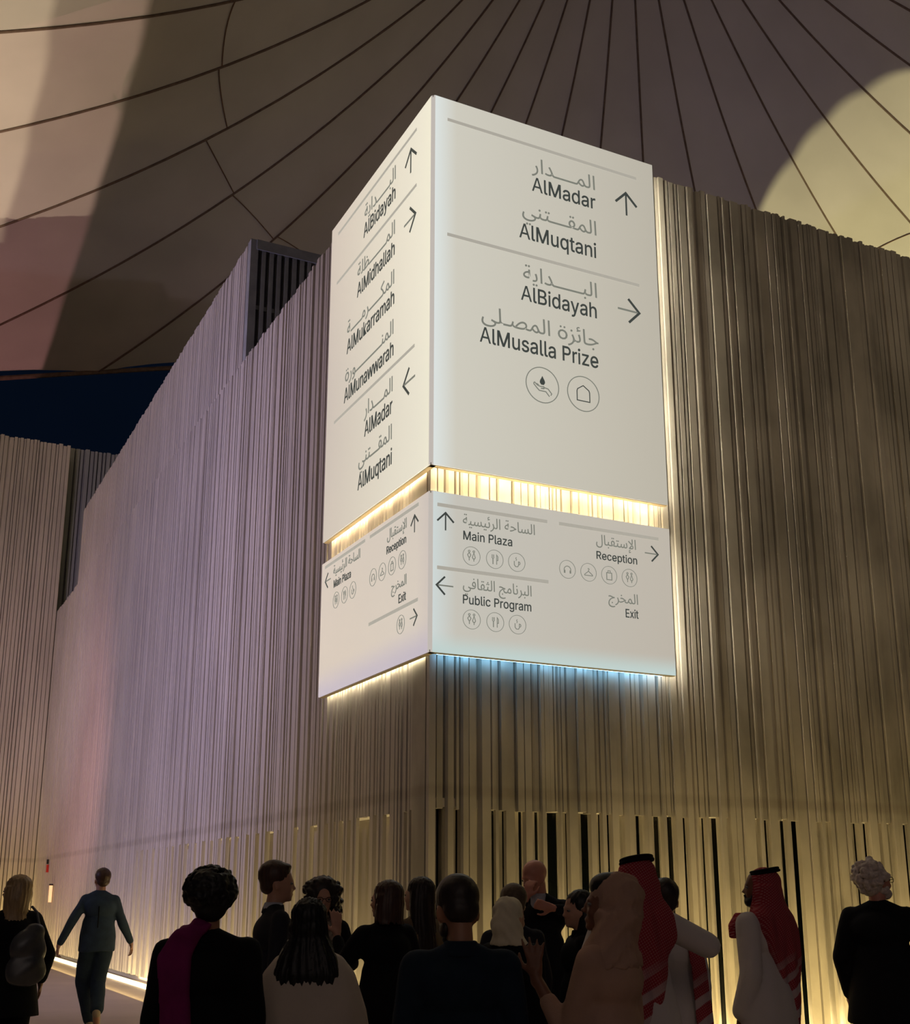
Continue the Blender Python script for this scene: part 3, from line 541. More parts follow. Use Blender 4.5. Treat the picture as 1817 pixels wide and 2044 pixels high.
GLYPHS = json.loads('{"A":[943,[32,0,396,1000,543,1000,910,0,777,0,564,595,543,656,519,732,491,825,456,940,482,940,448,823,418,729,394,654,374,595,167,0,216,279,216,391,727,391,727,279],[[0,9,1],[9,2,1],[9,10,2],[10,3,2],[0,17,9],[17,11,9],[11,8,9],[11,8,10],[8,18,10],[18,3,10],[7,18,8],[17,12,11],[6,18,7],[17,13,12],[5,18,6],[17,14,13],[17,16,14],[16,15,14],[4,19,5],[19,18,5],[0,16,17],[16,18,17],[16,19,18],[19,3,18],[0,15,16],[4,3,19]]],"B":[897,[118,0,118,1000,474,1000,569,991,646,964,706,923,749,869,774,805,783,735,777,677,760,629,734,591,700,562,661,540,619,524,619,515,667,506,714,483,756,447,791,399,814,340,821,268,813,196,787,131,742,77,677,35,592,9,485,0,245,112,481,112,581,123,648,157,686,207,699,268,692,317,673,361,642,399,601,429,549,447,488,454,245,454,245,561,468,561,520,566,566,582,605,608,635,642,654,683,660,732,649,793,614,843,556,877,472,888,245,888],[[0,53,1],[53,2,1],[53,3,2],[53,4,3],[53,5,4],[53,52,5],[52,6,5],[0,41,53],[51,6,52],[50,6,51],[50,7,6],[49,7,50],[49,8,7],[48,8,49],[48,9,8],[47,9,48],[46,9,47],[46,10,9],[45,10,46],[45,11,10],[44,11,45],[44,12,11],[43,12,44],[42,12,43],[42,13,12],[0,40,41],[40,42,41],[40,13,42],[40,14,13],[40,15,14],[40,16,15],[40,17,16],[40,39,17],[39,18,17],[0,28,40],[38,18,39],[37,18,38],[37,19,18],[36,19,37],[36,20,19],[35,20,36],[34,20,35],[34,21,20],[33,21,34],[32,21,33],[32,22,21],[31,22,32],[31,23,22],[30,23,31],[30,24,23],[29,24,30],[0,29,28],[0,24,29],[0,25,24],[0,26,25],[0,27,26]]],"E":[823,[118,0,118,1000,732,1000,732,888,245,888,245,562,699,562,699,450,245,450,245,112,738,112,738,0],[[0,4,1],[4,2,1],[4,3,2],[0,5,4],[0,8,5],[8,6,5],[8,7,6],[0,9,8],[0,10,9],[0,11,10]]],"M":[1235,[118,0,118,1000,298,1000,545,368,554,343,565,312,576,278,588,241,600,203,612,165,623,129,632,96,604,96,614,127,625,162,636,200,649,238,661,276,672,311,683,342,693,368,936,1000,1116,1000,1116,0,991,0,991,572,991,605,992,643,992,683,993,725,994,768,995,812,996,856,997,899,1008,899,994,852,978,805,963,758,947,713,933,671,919,633,906,599,896,572,672,0,562,0,335,572,325,598,313,631,299,668,285,710,270,754,254,801,237,850,220,899,234,899,235,860,236,818,237,774,238,731,238,687,239,646,239,607,240,572,240,0],[[0,53,1],[53,2,1],[53,54,2],[54,3,2],[20,33,21],[33,22,21],[33,34,22],[34,23,22],[0,52,53],[55,3,54],[20,32,33],[35,32,34],[32,23,34],[56,52,55],[52,3,55],[20,35,32],[35,31,32],[20,36,35],[0,56,52],[56,51,52],[0,57,56],[20,37,36],[0,58,57],[20,38,37],[0,59,58],[20,39,38],[0,60,59],[20,40,39],[0,61,60],[20,41,40],[0,62,61],[20,42,41],[0,63,62],[20,43,42],[19,43,20],[18,43,19],[17,43,18],[16,43,17],[15,43,16],[14,43,15],[13,10,14],[10,43,14],[13,11,10],[12,11,13]]],"P":[874,[118,0,118,1000,462,1000,568,990,653,958,719,909,766,845,794,769,803,683,794,598,766,522,719,457,653,407,568,376,462,365,215,365,215,477,457,477,528,483,584,503,626,535,655,577,672,627,677,683,672,740,655,789,626,831,584,862,527,882,456,889,245,889,245,0],[[0,30,1],[30,2,1],[30,3,2],[30,4,3],[30,5,4],[30,29,5],[29,28,5],[28,6,5],[0,16,30],[16,31,30],[27,6,28],[26,6,27],[26,7,6],[25,7,26],[24,7,25],[24,8,7],[23,8,24],[22,8,23],[22,9,8],[21,9,22],[21,10,9],[20,10,21],[19,10,20],[19,11,10],[18,11,19],[17,11,18],[0,15,16],[31,17,16],[31,14,17],[14,11,17],[14,12,11],[14,13,12],[0,14,15],[0,31,14]]],"R":[883,[118,0,118,1000,464,1000,569,990,655,960,721,913,767,851,795,777,805,692,795,607,767,534,721,473,654,427,569,398,464,389,189,389,189,501,459,501,530,507,585,524,627,553,656,591,673,637,679,692,673,748,656,796,627,835,585,864,529,882,458,889,245,889,245,0,694,0,452,450,595,450,841,0],[[0,16,1],[16,30,1],[30,2,1],[30,3,2],[30,4,3],[30,5,4],[30,29,5],[29,28,5],[28,6,5],[16,31,30],[27,6,28],[26,6,27],[26,7,6],[25,7,26],[24,7,25],[24,8,7],[23,8,24],[22,8,23],[22,9,8],[21,9,22],[21,10,9],[20,10,21],[19,10,20],[19,11,10],[18,11,19],[17,11,18],[0,15,16],[31,17,16],[31,33,17],[33,11,17],[33,34,11],[34,12,11],[31,14,33],[14,32,33],[35,12,34],[13,35,12],[14,35,13],[0,14,15],[0,31,14],[32,35,14]]],"a":[765,[314,-17,247,-10,186,10,134,42,94,88,68,144,60,212,66,270,85,316,114,352,152,380,197,400,246,414,298,424,350,432,411,440,459,446,496,452,521,462,537,477,542,501,542,505,537,547,524,583,502,612,471,633,432,646,385,650,335,646,293,634,259,615,231,591,211,565,197,538,81,572,112,633,154,680,205,715,261,738,321,751,381,756,423,753,470,746,517,731,562,708,602,675,634,630,655,570,662,494,662,0,544,0,544,102,536,102,519,76,495,48,464,23,423,2,374,-12,335,89,397,96,448,115,488,145,518,183,536,226,542,271,542,373,530,365,510,358,484,351,455,346,424,341,394,337,367,333,345,330,303,323,264,312,230,296,203,274,186,244,181,206,185,171,200,142,224,119,255,103,292,93],[[39,41,40],[39,42,41],[38,42,39],[38,43,42],[37,43,38],[37,44,43],[36,44,37],[36,45,44],[35,45,36],[35,27,45],[27,46,45],[35,28,27],[26,46,27],[35,29,28],[25,46,26],[35,30,29],[34,30,35],[24,46,25],[24,47,46],[34,31,30],[23,47,24],[34,32,31],[22,47,23],[33,32,34],[22,48,47],[21,48,22],[20,48,21],[19,48,20],[19,49,48],[18,49,19],[17,65,18],[65,49,18],[16,65,17],[15,65,16],[14,65,15],[13,65,14],[12,65,13],[11,65,12],[10,65,11],[9,65,10],[9,66,65],[64,49,65],[9,67,66],[9,68,67],[8,68,9],[8,69,68],[8,70,69],[8,71,70],[8,72,71],[8,73,72],[8,74,73],[8,75,74],[7,75,8],[7,76,75],[7,77,76],[7,78,77],[63,49,64],[6,78,7],[6,79,78],[62,49,63],[5,79,6],[5,80,79],[61,51,62],[51,49,62],[5,81,80],[60,51,61],[4,81,5],[4,82,81],[4,83,82],[59,52,60],[52,51,60],[4,84,83],[59,53,52],[50,49,51],[58,53,59],[4,58,84],[4,53,58],[3,53,4],[3,54,53],[3,55,54],[2,55,3],[2,56,55],[1,56,2],[1,57,56],[0,57,1]]],"b":[834,[451,-16,389,-10,339,7,300,33,271,61,249,90,232,115,220,115,220,0,103,0,103,1000,223,1000,223,628,232,628,249,652,270,680,299,708,337,733,387,750,450,756,538,744,615,709,679,652,727,575,757,481,767,371,757,261,727,166,679,89,616,32,539,-4,433,92,497,101,549,129,591,172,621,229,639,297,645,372,639,447,621,513,591,569,550,612,497,639,433,648,369,640,317,613,276,572,246,517,228,450,221,372,228,294,246,226,276,170,318,128,370,101],[[9,11,10],[9,12,11],[18,20,19],[17,20,18],[17,21,20],[16,21,17],[16,22,21],[15,22,16],[14,22,15],[14,43,22],[43,42,22],[42,23,22],[13,43,14],[13,44,43],[13,45,44],[41,23,42],[9,13,12],[9,47,13],[47,46,13],[46,45,13],[40,23,41],[40,24,23],[39,24,40],[9,48,47],[38,24,39],[38,25,24],[9,49,48],[37,25,38],[9,50,49],[36,25,37],[36,26,25],[35,26,36],[9,51,50],[35,27,26],[34,27,35],[9,7,51],[7,52,51],[33,27,34],[7,53,52],[33,28,27],[32,28,33],[7,6,53],[6,54,53],[9,8,7],[5,54,6],[31,28,32],[5,31,54],[5,28,31],[4,28,5],[4,29,28],[3,29,4],[2,29,3],[2,30,29],[1,30,2],[1,0,30]]],"c":[778,[407,-16,312,-4,230,32,161,90,110,167,78,261,67,368,78,478,110,572,161,649,230,707,312,744,407,756,461,752,511,741,558,724,600,700,637,669,668,633,693,591,711,544,595,515,585,543,571,568,553,591,531,611,505,627,476,639,443,646,407,648,340,639,285,610,243,565,213,508,195,441,189,368,195,297,213,231,243,174,285,130,340,101,407,91,444,94,477,101,506,114,532,130,555,150,573,174,588,201,598,230,713,201,696,153,671,110,639,73,602,42,559,17,512,-1,461,-12],[[11,13,12],[11,14,13],[10,14,11],[10,15,14],[10,16,15],[9,16,10],[9,17,16],[9,29,17],[29,18,17],[8,30,9],[30,29,9],[28,18,29],[27,18,28],[8,31,30],[26,18,27],[26,19,18],[25,19,26],[24,19,25],[8,32,31],[23,19,24],[23,20,19],[7,32,8],[22,20,23],[7,33,32],[22,21,20],[7,34,33],[6,34,7],[6,35,34],[5,35,6],[5,36,35],[5,37,36],[4,37,5],[4,38,37],[48,50,49],[48,51,50],[47,51,48],[46,51,47],[4,39,38],[3,39,4],[46,52,51],[45,52,46],[44,52,45],[3,40,39],[43,52,44],[43,53,52],[42,53,43],[3,41,40],[41,53,42],[3,53,41],[2,53,3],[2,54,53],[2,55,54],[1,55,2],[1,56,55],[1,57,56],[0,57,1]]],"d":[834,[384,-16,296,-4,219,32,155,89,107,166,77,261,67,371,77,481,108,575,156,652,220,709,297,744,385,756,448,750,497,733,536,708,565,680,586,652,602,628,611,628,611,1000,731,1000,731,0,615,0,615,115,603,115,586,90,564,61,534,33,496,7,446,-10,402,92,465,101,517,128,559,170,589,226,607,294,613,372,607,450,589,517,559,572,518,613,465,640,402,648,337,639,284,612,243,569,213,513,195,447,189,372,195,297,213,229,243,172,285,129,338,101],[[19,21,20],[19,22,21],[11,13,12],[11,14,13],[10,14,11],[10,15,14],[9,15,10],[9,16,15],[9,17,16],[8,44,9],[44,43,9],[43,17,9],[43,18,17],[42,18,43],[41,18,42],[8,45,44],[41,19,18],[41,40,19],[40,39,19],[39,22,19],[8,46,45],[7,46,8],[7,47,46],[38,22,39],[7,48,47],[6,48,7],[37,22,38],[6,49,48],[6,50,49],[36,22,37],[5,50,6],[5,51,50],[35,22,36],[4,51,5],[4,52,51],[34,24,35],[24,22,35],[4,53,52],[33,24,34],[3,53,4],[3,54,53],[32,25,33],[25,24,33],[32,26,25],[23,22,24],[3,31,54],[31,26,32],[3,26,31],[3,27,26],[2,27,3],[2,28,27],[2,29,28],[1,29,2],[1,30,29],[0,30,1]]],"e":[794,[417,-16,316,-4,230,32,161,90,109,167,78,260,67,367,78,475,109,569,159,647,226,706,308,743,403,756,464,751,522,735,578,709,628,670,670,619,702,554,723,475,730,381,730,333,147,333,147,434,664,434,609,397,603,467,585,528,556,578,516,617,465,641,403,649,341,641,288,616,245,578,214,530,195,474,189,415,189,349,196,273,217,209,251,158,297,121,353,98,417,91,460,94,499,104,532,120,561,143,584,172,601,207,717,179,694,124,659,77,612,38,555,9,490,-10],[[11,13,12],[11,14,13],[10,14,11],[10,15,14],[10,16,15],[9,16,10],[9,31,16],[31,17,16],[9,32,31],[30,17,31],[8,32,9],[29,17,30],[8,33,32],[29,18,17],[28,18,29],[8,34,33],[27,18,28],[8,35,34],[7,35,8],[27,19,18],[7,36,35],[26,19,27],[26,24,19],[24,20,19],[6,23,7],[23,36,7],[23,37,36],[25,24,26],[6,22,23],[37,24,23],[37,20,24],[38,20,37],[38,21,20],[5,22,6],[39,21,38],[5,21,22],[5,39,21],[5,40,39],[4,40,5],[4,41,40],[49,51,50],[49,52,51],[48,52,49],[3,41,4],[3,42,41],[47,52,48],[47,53,52],[3,43,42],[46,53,47],[45,53,46],[3,44,43],[44,53,45],[3,53,44],[2,53,3],[2,54,53],[2,55,54],[1,55,2],[1,56,55],[0,56,1]]],"g":[836,[407,-296,330,-291,263,-274,207,-249,162,-216,126,-178,99,-136,199,-80,217,-104,239,-130,267,-154,303,-173,349,-187,407,-191,489,-180,555,-148,598,-92,612,-11,612,134,602,134,585,109,563,82,534,54,496,31,446,15,383,9,298,20,221,52,157,105,108,177,77,268,67,376,77,484,108,577,157,652,221,709,298,744,385,756,448,750,498,733,537,708,566,680,588,652,605,627,615,627,615,746,732,746,732,-17,721,-106,689,-177,637,-230,571,-267,493,-289,403,116,466,124,518,148,559,186,590,238,608,302,614,379,608,454,590,519,560,573,519,614,466,640,403,648,338,639,285,612,243,570,213,516,195,451,189,379,195,305,214,241,244,188,286,149,339,124],[[36,38,37],[36,39,38],[44,46,45],[44,47,46],[35,39,36],[35,40,39],[34,40,35],[34,41,40],[34,42,41],[33,66,34],[66,65,34],[65,42,34],[65,43,42],[64,43,65],[63,43,64],[33,67,66],[63,44,43],[63,62,44],[62,61,44],[61,60,44],[60,47,44],[33,68,67],[32,68,33],[32,69,68],[32,70,69],[31,70,32],[59,47,60],[31,71,70],[31,72,71],[58,47,59],[30,72,31],[30,73,72],[57,47,58],[29,73,30],[29,74,73],[56,18,57],[18,47,57],[29,75,74],[55,18,56],[28,75,29],[28,76,75],[54,19,55],[19,18,55],[54,20,19],[17,47,18],[28,53,76],[53,20,54],[28,20,53],[28,21,20],[27,21,28],[27,22,21],[27,23,22],[26,23,27],[26,24,23],[25,24,26],[16,47,17],[16,48,47],[6,8,7],[15,48,16],[6,9,8],[15,49,48],[6,10,9],[5,10,6],[14,49,15],[5,11,10],[5,12,11],[14,50,49],[4,12,5],[13,50,14],[4,13,12],[4,50,13],[3,50,4],[3,51,50],[2,51,3],[2,52,51],[1,52,2],[1,0,52]]],"h":[806,[223,446,223,0,103,0,103,1000,223,1000,223,565,201,565,243,653,299,712,368,745,447,756,518,748,580,724,631,685,670,631,694,560,702,472,702,0,582,0,582,462,571,540,537,598,483,635,413,647,362,641,316,624,278,595,248,556,230,506],[[2,4,3],[2,6,4],[6,5,4],[9,11,10],[9,12,11],[8,12,9],[8,13,12],[7,13,8],[7,23,13],[23,14,13],[6,25,7],[25,24,7],[24,23,7],[22,14,23],[21,14,22],[21,15,14],[6,26,25],[20,15,21],[6,27,26],[2,28,6],[28,27,6],[20,16,15],[19,16,20],[2,0,28],[19,17,16],[18,17,19],[2,1,0]]],"i":[328,[164,870,133,876,106,894,87,919,81,950,87,981,106,1006,133,1024,164,1030,197,1024,224,1006,242,981,248,950,242,919,224,894,197,876,103,0,103,746,223,746,223,0],[[16,18,17],[16,19,18],[7,9,8],[6,9,7],[6,10,9],[5,10,6],[5,11,10],[4,11,5],[4,12,11],[3,12,4],[3,13,12],[2,13,3],[2,14,13],[1,14,2],[1,15,14],[0,15,1]]],"k":[748,[216,268,216,416,237,416,559,746,708,746,362,392,348,392,103,0,103,1000,223,1000,223,0,578,0,291,365,376,450,732,0],[[7,9,8],[7,1,9],[1,10,9],[2,4,3],[2,13,4],[13,5,4],[2,12,13],[5,14,13],[7,0,1],[10,2,1],[10,12,2],[0,5,6],[0,14,5],[10,11,12],[7,14,0],[10,14,7],[11,14,10]]],"l":[372,[274,-5,198,6,145,40,114,93,103,166,103,1000,223,1000,223,194,227,151,236,122,255,107,287,102,303,102,315,103,325,105,334,107,355,5,338,2,318,-2,296,-4],[[4,6,5],[4,7,6],[4,8,7],[3,8,4],[3,9,8],[3,10,9],[3,11,10],[14,16,15],[13,16,14],[12,16,13],[11,16,12],[3,16,11],[2,16,3],[1,16,2],[0,16,1],[0,17,16],[0,18,17],[0,19,18]]],"m":[1199,[103,0,103,746,220,746,221,581,211,581,231,635,260,680,297,715,338,739,384,754,431,759,506,747,565,709,607,652,631,579,614,579,633,631,663,674,702,710,748,737,801,754,858,759,921,752,977,731,1025,695,1063,646,1087,581,1095,501,1095,0,974,0,974,499,963,568,929,615,880,641,823,650,776,644,736,629,703,603,679,570,664,531,659,486,659,0,539,0,539,511,529,567,497,611,450,640,392,650,350,645,310,629,275,604,247,568,229,523,223,468,223,0],[[9,11,10],[20,22,21],[8,11,9],[19,22,20],[19,23,22],[8,12,11],[0,2,1],[0,4,2],[4,3,2],[7,12,8],[18,23,19],[18,24,23],[6,12,7],[17,24,18],[6,13,12],[17,25,24],[5,47,6],[47,13,6],[16,34,17],[34,25,17],[47,46,13],[46,14,13],[5,48,47],[16,35,34],[33,25,34],[33,26,25],[5,49,48],[16,36,35],[32,26,33],[45,14,46],[4,49,5],[15,36,16],[4,50,49],[15,37,36],[31,26,32],[44,15,45],[15,14,45],[4,51,50],[15,38,37],[31,27,26],[0,52,4],[52,51,4],[44,38,15],[44,39,38],[30,27,31],[43,39,44],[43,40,39],[0,53,52],[42,40,43],[30,28,27],[29,28,30],[42,41,40],[0,54,53]]],"n":[805,[223,446,223,0,103,0,103,746,219,746,220,565,201,565,243,653,299,712,368,745,447,756,518,748,580,724,631,685,669,631,694,560,702,472,702,0,582,0,582,462,571,540,537,598,483,635,413,647,362,641,316,624,278,595,248,556,230,506],[[9,11,10],[9,12,11],[2,4,3],[2,6,4],[6,5,4],[8,12,9],[8,13,12],[7,13,8],[7,23,13],[23,14,13],[6,25,7],[25,24,7],[24,23,7],[22,14,23],[21,14,22],[21,15,14],[6,26,25],[20,15,21],[6,27,26],[2,28,6],[28,27,6],[20,16,15],[19,16,20],[2,0,28],[19,17,16],[18,17,19],[2,1,0]]],"o":[816,[407,-16,312,-4,230,32,161,90,110,167,78,261,67,368,78,478,110,572,161,649,230,707,312,744,407,756,504,744,587,707,655,649,706,572,738,478,749,368,738,261,706,167,655,90,587,32,504,-4,407,91,476,101,531,130,574,174,604,231,622,297,628,368,622,441,604,507,574,565,531,610,476,639,407,648,340,639,285,610,243,565,213,508,195,441,189,368,195,297,213,231,243,174,285,130,340,101],[[11,13,12],[10,13,11],[10,14,13],[9,14,10],[9,15,14],[8,37,9],[37,36,9],[36,15,9],[36,35,15],[35,16,15],[8,38,37],[34,16,35],[8,39,38],[33,16,34],[7,39,8],[33,17,16],[7,40,39],[32,17,33],[7,41,40],[31,17,32],[6,41,7],[31,18,17],[6,42,41],[30,18,31],[5,42,6],[5,43,42],[29,18,30],[29,19,18],[5,44,43],[28,19,29],[28,20,19],[4,44,5],[4,45,44],[27,20,28],[4,46,45],[26,20,27],[3,46,4],[26,21,20],[3,47,46],[25,21,26],[3,24,47],[24,21,25],[3,21,24],[2,21,3],[2,22,21],[1,22,2],[1,23,22],[0,23,1]]],"p":[834,[103,-281,103,746,220,746,220,628,232,628,248,652,270,680,299,708,337,733,387,750,450,756,538,744,615,709,679,652,727,575,757,481,767,371,757,261,727,166,679,89,616,32,539,-4,451,-16,389,-10,339,7,301,33,271,61,249,90,232,115,223,115,223,-281,433,92,497,101,549,129,591,172,621,229,639,297,645,372,639,447,621,513,591,569,550,612,497,639,433,648,369,640,317,613,276,572,246,517,228,450,221,372,228,294,246,226,276,170,318,128,370,101],[[9,11,10],[8,11,9],[0,2,1],[0,3,2],[8,12,11],[7,12,8],[7,13,12],[6,13,7],[5,13,6],[5,43,13],[43,42,13],[42,14,13],[4,43,5],[4,44,43],[4,45,44],[41,14,42],[0,4,3],[0,48,4],[48,47,4],[47,46,4],[46,45,4],[40,14,41],[40,15,14],[39,15,40],[38,15,39],[38,16,15],[0,49,48],[37,16,38],[0,50,49],[36,16,37],[36,17,16],[35,17,36],[0,51,50],[35,18,17],[34,18,35],[0,29,51],[29,52,51],[33,18,34],[29,53,52],[33,19,18],[32,19,33],[29,28,53],[28,54,53],[0,30,29],[27,54,28],[31,19,32],[27,31,54],[27,19,31],[26,19,27],[26,20,19],[25,20,26],[24,20,25],[24,21,20],[23,21,24],[23,22,21]]],"q":[834,[731,-281,611,-281,611,115,602,115,586,90,564,61,534,33,496,7,446,-10,384,-16,296,-4,219,32,155,89,107,166,77,261,67,371,77,481,108,575,156,652,220,709,297,744,385,756,448,750,497,733,536,708,565,680,586,652,603,628,615,628,615,746,731,746,402,92,465,101,517,128,559,170,589,226,607,294,613,372,607,450,589,517,559,572,518,613,465,640,402,648,337,639,284,612,243,569,213,513,195,447,189,372,195,297,213,229,243,172,285,129,338,101],[[20,22,21],[20,23,22],[28,30,29],[28,0,30],[19,23,20],[19,24,23],[18,24,19],[18,25,24],[18,26,25],[17,44,18],[44,43,18],[43,26,18],[43,27,26],[42,27,43],[41,27,42],[17,45,44],[41,28,27],[41,40,28],[40,39,28],[39,38,28],[38,0,28],[17,46,45],[16,46,17],[16,47,46],[16,48,47],[15,48,16],[37,0,38],[15,49,48],[15,50,49],[36,0,37],[14,50,15],[14,51,50],[35,0,36],[13,51,14],[13,52,51],[34,2,35],[2,0,35],[13,53,52],[33,2,34],[12,53,13],[12,54,53],[32,3,33],[3,2,33],[32,4,3],[1,0,2],[12,31,54],[31,4,32],[12,4,31],[12,5,4],[11,5,12],[11,6,5],[11,7,6],[10,7,11],[10,8,7],[9,8,10]]],"r":[509,[103,0,103,746,219,746,219,631,227,631,255,682,300,722,355,748,419,756,434,756,451,756,467,755,479,754,479,634,469,635,452,638,430,640,407,640,357,635,313,618,276,592,247,557,229,515,223,466,223,0],[[7,9,8],[7,10,9],[7,11,10],[7,12,11],[7,13,12],[6,13,7],[0,2,1],[0,3,2],[5,13,6],[4,17,5],[17,16,5],[16,15,5],[15,14,5],[14,13,5],[4,18,17],[4,19,18],[0,4,3],[0,22,4],[22,21,4],[21,20,4],[20,19,4],[0,23,22],[0,24,23]]],"s":[717,[358,-16,285,-10,220,7,166,35,121,74,89,125,70,185,185,209,207,156,244,118,294,97,356,89,426,98,481,122,515,159,527,202,520,238,499,267,465,289,417,305,293,334,205,365,142,409,104,467,92,538,101,599,128,652,170,695,226,728,293,749,368,756,439,750,499,732,548,704,588,667,617,622,637,570,527,545,508,585,477,620,431,645,368,654,307,646,257,623,224,588,213,545,221,507,244,478,282,456,338,438,451,411,540,381,602,337,639,280,651,209,642,147,614,93,570,47,511,13,439,-9],[[29,31,30],[29,32,31],[28,32,29],[28,33,32],[27,33,28],[27,34,33],[26,34,27],[26,41,34],[41,35,34],[26,42,41],[40,35,41],[25,42,26],[25,43,42],[39,35,40],[25,44,43],[39,36,35],[38,36,39],[24,44,25],[24,45,44],[37,36,38],[24,46,45],[23,46,24],[23,47,46],[23,48,47],[22,48,23],[22,49,48],[22,50,49],[22,51,50],[21,51,22],[21,52,51],[20,52,21],[20,53,52],[19,53,20],[18,53,19],[17,53,18],[17,54,53],[16,54,17],[15,54,16],[6,8,7],[15,55,54],[14,55,15],[5,8,6],[13,55,14],[5,9,8],[13,56,55],[4,9,5],[12,56,13],[4,10,9],[11,56,12],[4,11,10],[11,57,56],[4,57,11],[3,57,4],[3,58,57],[2,58,3],[2,59,58],[1,59,2],[1,0,59]]],"t":[447,[401,746,401,643,13,643,13,746,128,926,248,926,248,192,253,150,267,120,294,104,335,98,348,99,364,100,381,103,397,105,419,3,399,-2,377,-5,354,-7,331,-8,245,4,181,42,141,102,128,183],[[23,5,4],[23,6,5],[2,0,3],[2,1,0],[23,7,6],[22,7,23],[22,8,7],[22,9,8],[13,15,14],[22,10,9],[12,15,13],[21,10,22],[11,15,12],[10,15,11],[21,15,10],[20,15,21],[19,15,20],[19,16,15],[19,17,16],[19,18,17]]],"u":[806,[358,-10,288,-2,226,21,175,60,136,115,111,186,103,273,103,746,223,746,223,283,235,206,269,147,323,111,393,99,444,104,490,122,528,151,557,190,576,240,582,300,582,746,702,746,702,0,586,0,586,181,604,181,562,92,505,33,437,1],[[6,8,7],[6,9,8],[19,21,20],[19,22,21],[18,22,19],[6,10,9],[5,10,6],[17,25,18],[25,22,18],[5,11,10],[16,24,17],[24,25,17],[4,11,5],[16,26,24],[26,23,24],[26,22,25],[15,26,16],[4,12,11],[14,26,15],[3,12,4],[3,13,12],[13,26,14],[3,26,13],[3,27,26],[23,22,26],[2,27,3],[2,28,27],[1,28,2],[1,0,28]]],"w":[1115,[270,0,44,746,171,746,262,420,282,348,302,268,323,180,344,81,324,81,344,177,365,265,385,346,405,420,495,746,622,746,711,420,730,347,750,267,770,179,791,81,769,81,791,178,812,266,832,346,852,420,944,746,1070,746,844,0,724,0,627,338,613,390,599,442,585,496,571,551,558,607,544,664,571,664,544,551,530,496,516,442,502,389,487,338,391,0],[[0,2,1],[0,3,2],[12,35,13],[35,14,13],[35,36,14],[36,15,14],[24,26,25],[24,27,26],[12,34,35],[34,15,36],[12,37,34],[37,33,34],[12,38,37],[12,39,38],[12,40,39],[0,4,3],[11,40,12],[23,27,24],[11,41,40],[0,5,4],[22,27,23],[10,41,11],[10,42,41],[0,6,5],[21,27,22],[9,42,10],[0,8,6],[8,7,6],[20,19,21],[8,42,9],[0,42,8]]],"x":[744,[41,0,337,429,336,336,56,746,197,746,290,601,323,548,352,498,380,451,407,405,345,405,373,451,398,498,425,548,458,601,554,746,691,746,410,332,410,421,703,0,564,0,454,168,421,219,393,267,367,313,340,357,402,357,375,313,351,267,324,219,291,168,180,0],[[2,4,3],[2,5,4],[14,16,15],[14,17,16],[2,6,5],[13,17,14],[2,1,6],[1,7,6],[12,18,13],[18,17,13],[1,11,7],[11,8,7],[11,8,12],[8,18,12],[1,10,11],[9,18,8],[0,10,1],[9,19,18],[0,25,10],[25,9,10],[25,26,9],[26,19,9],[0,24,25],[27,19,26],[0,28,24],[28,23,24],[28,23,27],[23,19,27],[0,29,28],[22,19,23],[0,30,29],[21,19,22],[0,31,30],[20,19,21]]],"y":[765,[93,-272,121,-168,140,-172,174,-177,204,-175,231,-165,256,-145,278,-114,296,-70,319,-3,34,746,166,746,325,305,348,237,367,170,385,105,404,41,361,41,380,105,398,171,418,238,440,305,600,746,730,746,401,-114,376,-167,347,-210,313,-243,274,-267,230,-281,180,-285,152,-284,127,-281,107,-277],[[9,11,10],[9,12,11],[21,23,22],[21,24,23],[9,13,12],[20,24,21],[19,16,20],[16,24,20],[9,14,13],[18,15,19],[15,16,19],[9,18,14],[18,15,14],[9,17,18],[9,16,17],[9,24,16],[8,24,9],[7,24,8],[7,25,24],[6,25,7],[5,25,6],[4,25,5],[4,26,25],[0,2,1],[0,3,2],[3,26,4],[0,26,3],[0,27,26],[0,28,27],[0,29,28],[33,29,0],[32,29,33],[32,30,29],[31,30,32]]],"z":[748,[82,0,82,90,499,628,499,635,94,635,94,746,654,746,654,650,248,118,248,111,666,111,666,0],[[4,6,5],[4,7,6],[4,3,7],[3,2,7],[2,8,7],[1,8,2],[1,9,8],[1,10,9],[1,11,10],[0,11,1]]]}')      # outlines of the plain grotesque lettering: advance, points, faces (cap height = 1000)
GLYPHS['M'] = [1235, [110,0,262,0,262,1000,110,1000, 112,1000,300,1000,696,0,540,0, 936,1000,1124,1000,696,0,540,0, 974,0,1126,0,1126,1000,974,1000], [[0,1,2,3],[7,6,5,4],[11,10,9,8],[12,13,14,15]]]
GLYPHS['w'] = [1115, [0,750,160,750,375,0,215,0, 215,0,375,0,632,750,484,750, 484,750,632,750,900,0,740,0, 740,0,900,0,1115,750,955,750], [[3,2,1,0],[4,5,6,7],[11,10,9,8],[12,13,14,15]]]
def bowl_letter(leg):
    pts = [118,0,268,0,268,1000,118,1000]; fs = [[0,1,2,3]]
    out = [(262, 1000), (520, 1000)] + [(520 + 300 * sin(t), 700 + 300 * cos(t)) for t in np.linspace(.2, pi - .2, 12)] + [(520, 400), (262, 400)]
    inn = [(262, 862), (520, 862)] + [(520 + 158 * sin(t), 700 + 162 * cos(t)) for t in np.linspace(.2, pi - .2, 12)] + [(520, 538), (262, 538)]
    k = 4; n = len(out)
    for p in out + inn: pts += [p[0], p[1]]
    for i in range(n - 1): fs.append([k + i, k + n + i, k + n + i + 1, k + i + 1])
    if leg: m_ = k + 2 * n; pts += [430, 420, 590, 420, 850, 0, 680, 0]; fs.append([m_ + 3, m_ + 2, m_ + 1, m_])
    return pts, fs
GLYPHS['P'] = [874, *bowl_letter(False)]; GLYPHS['R'] = [893, *bowl_letter(True)]
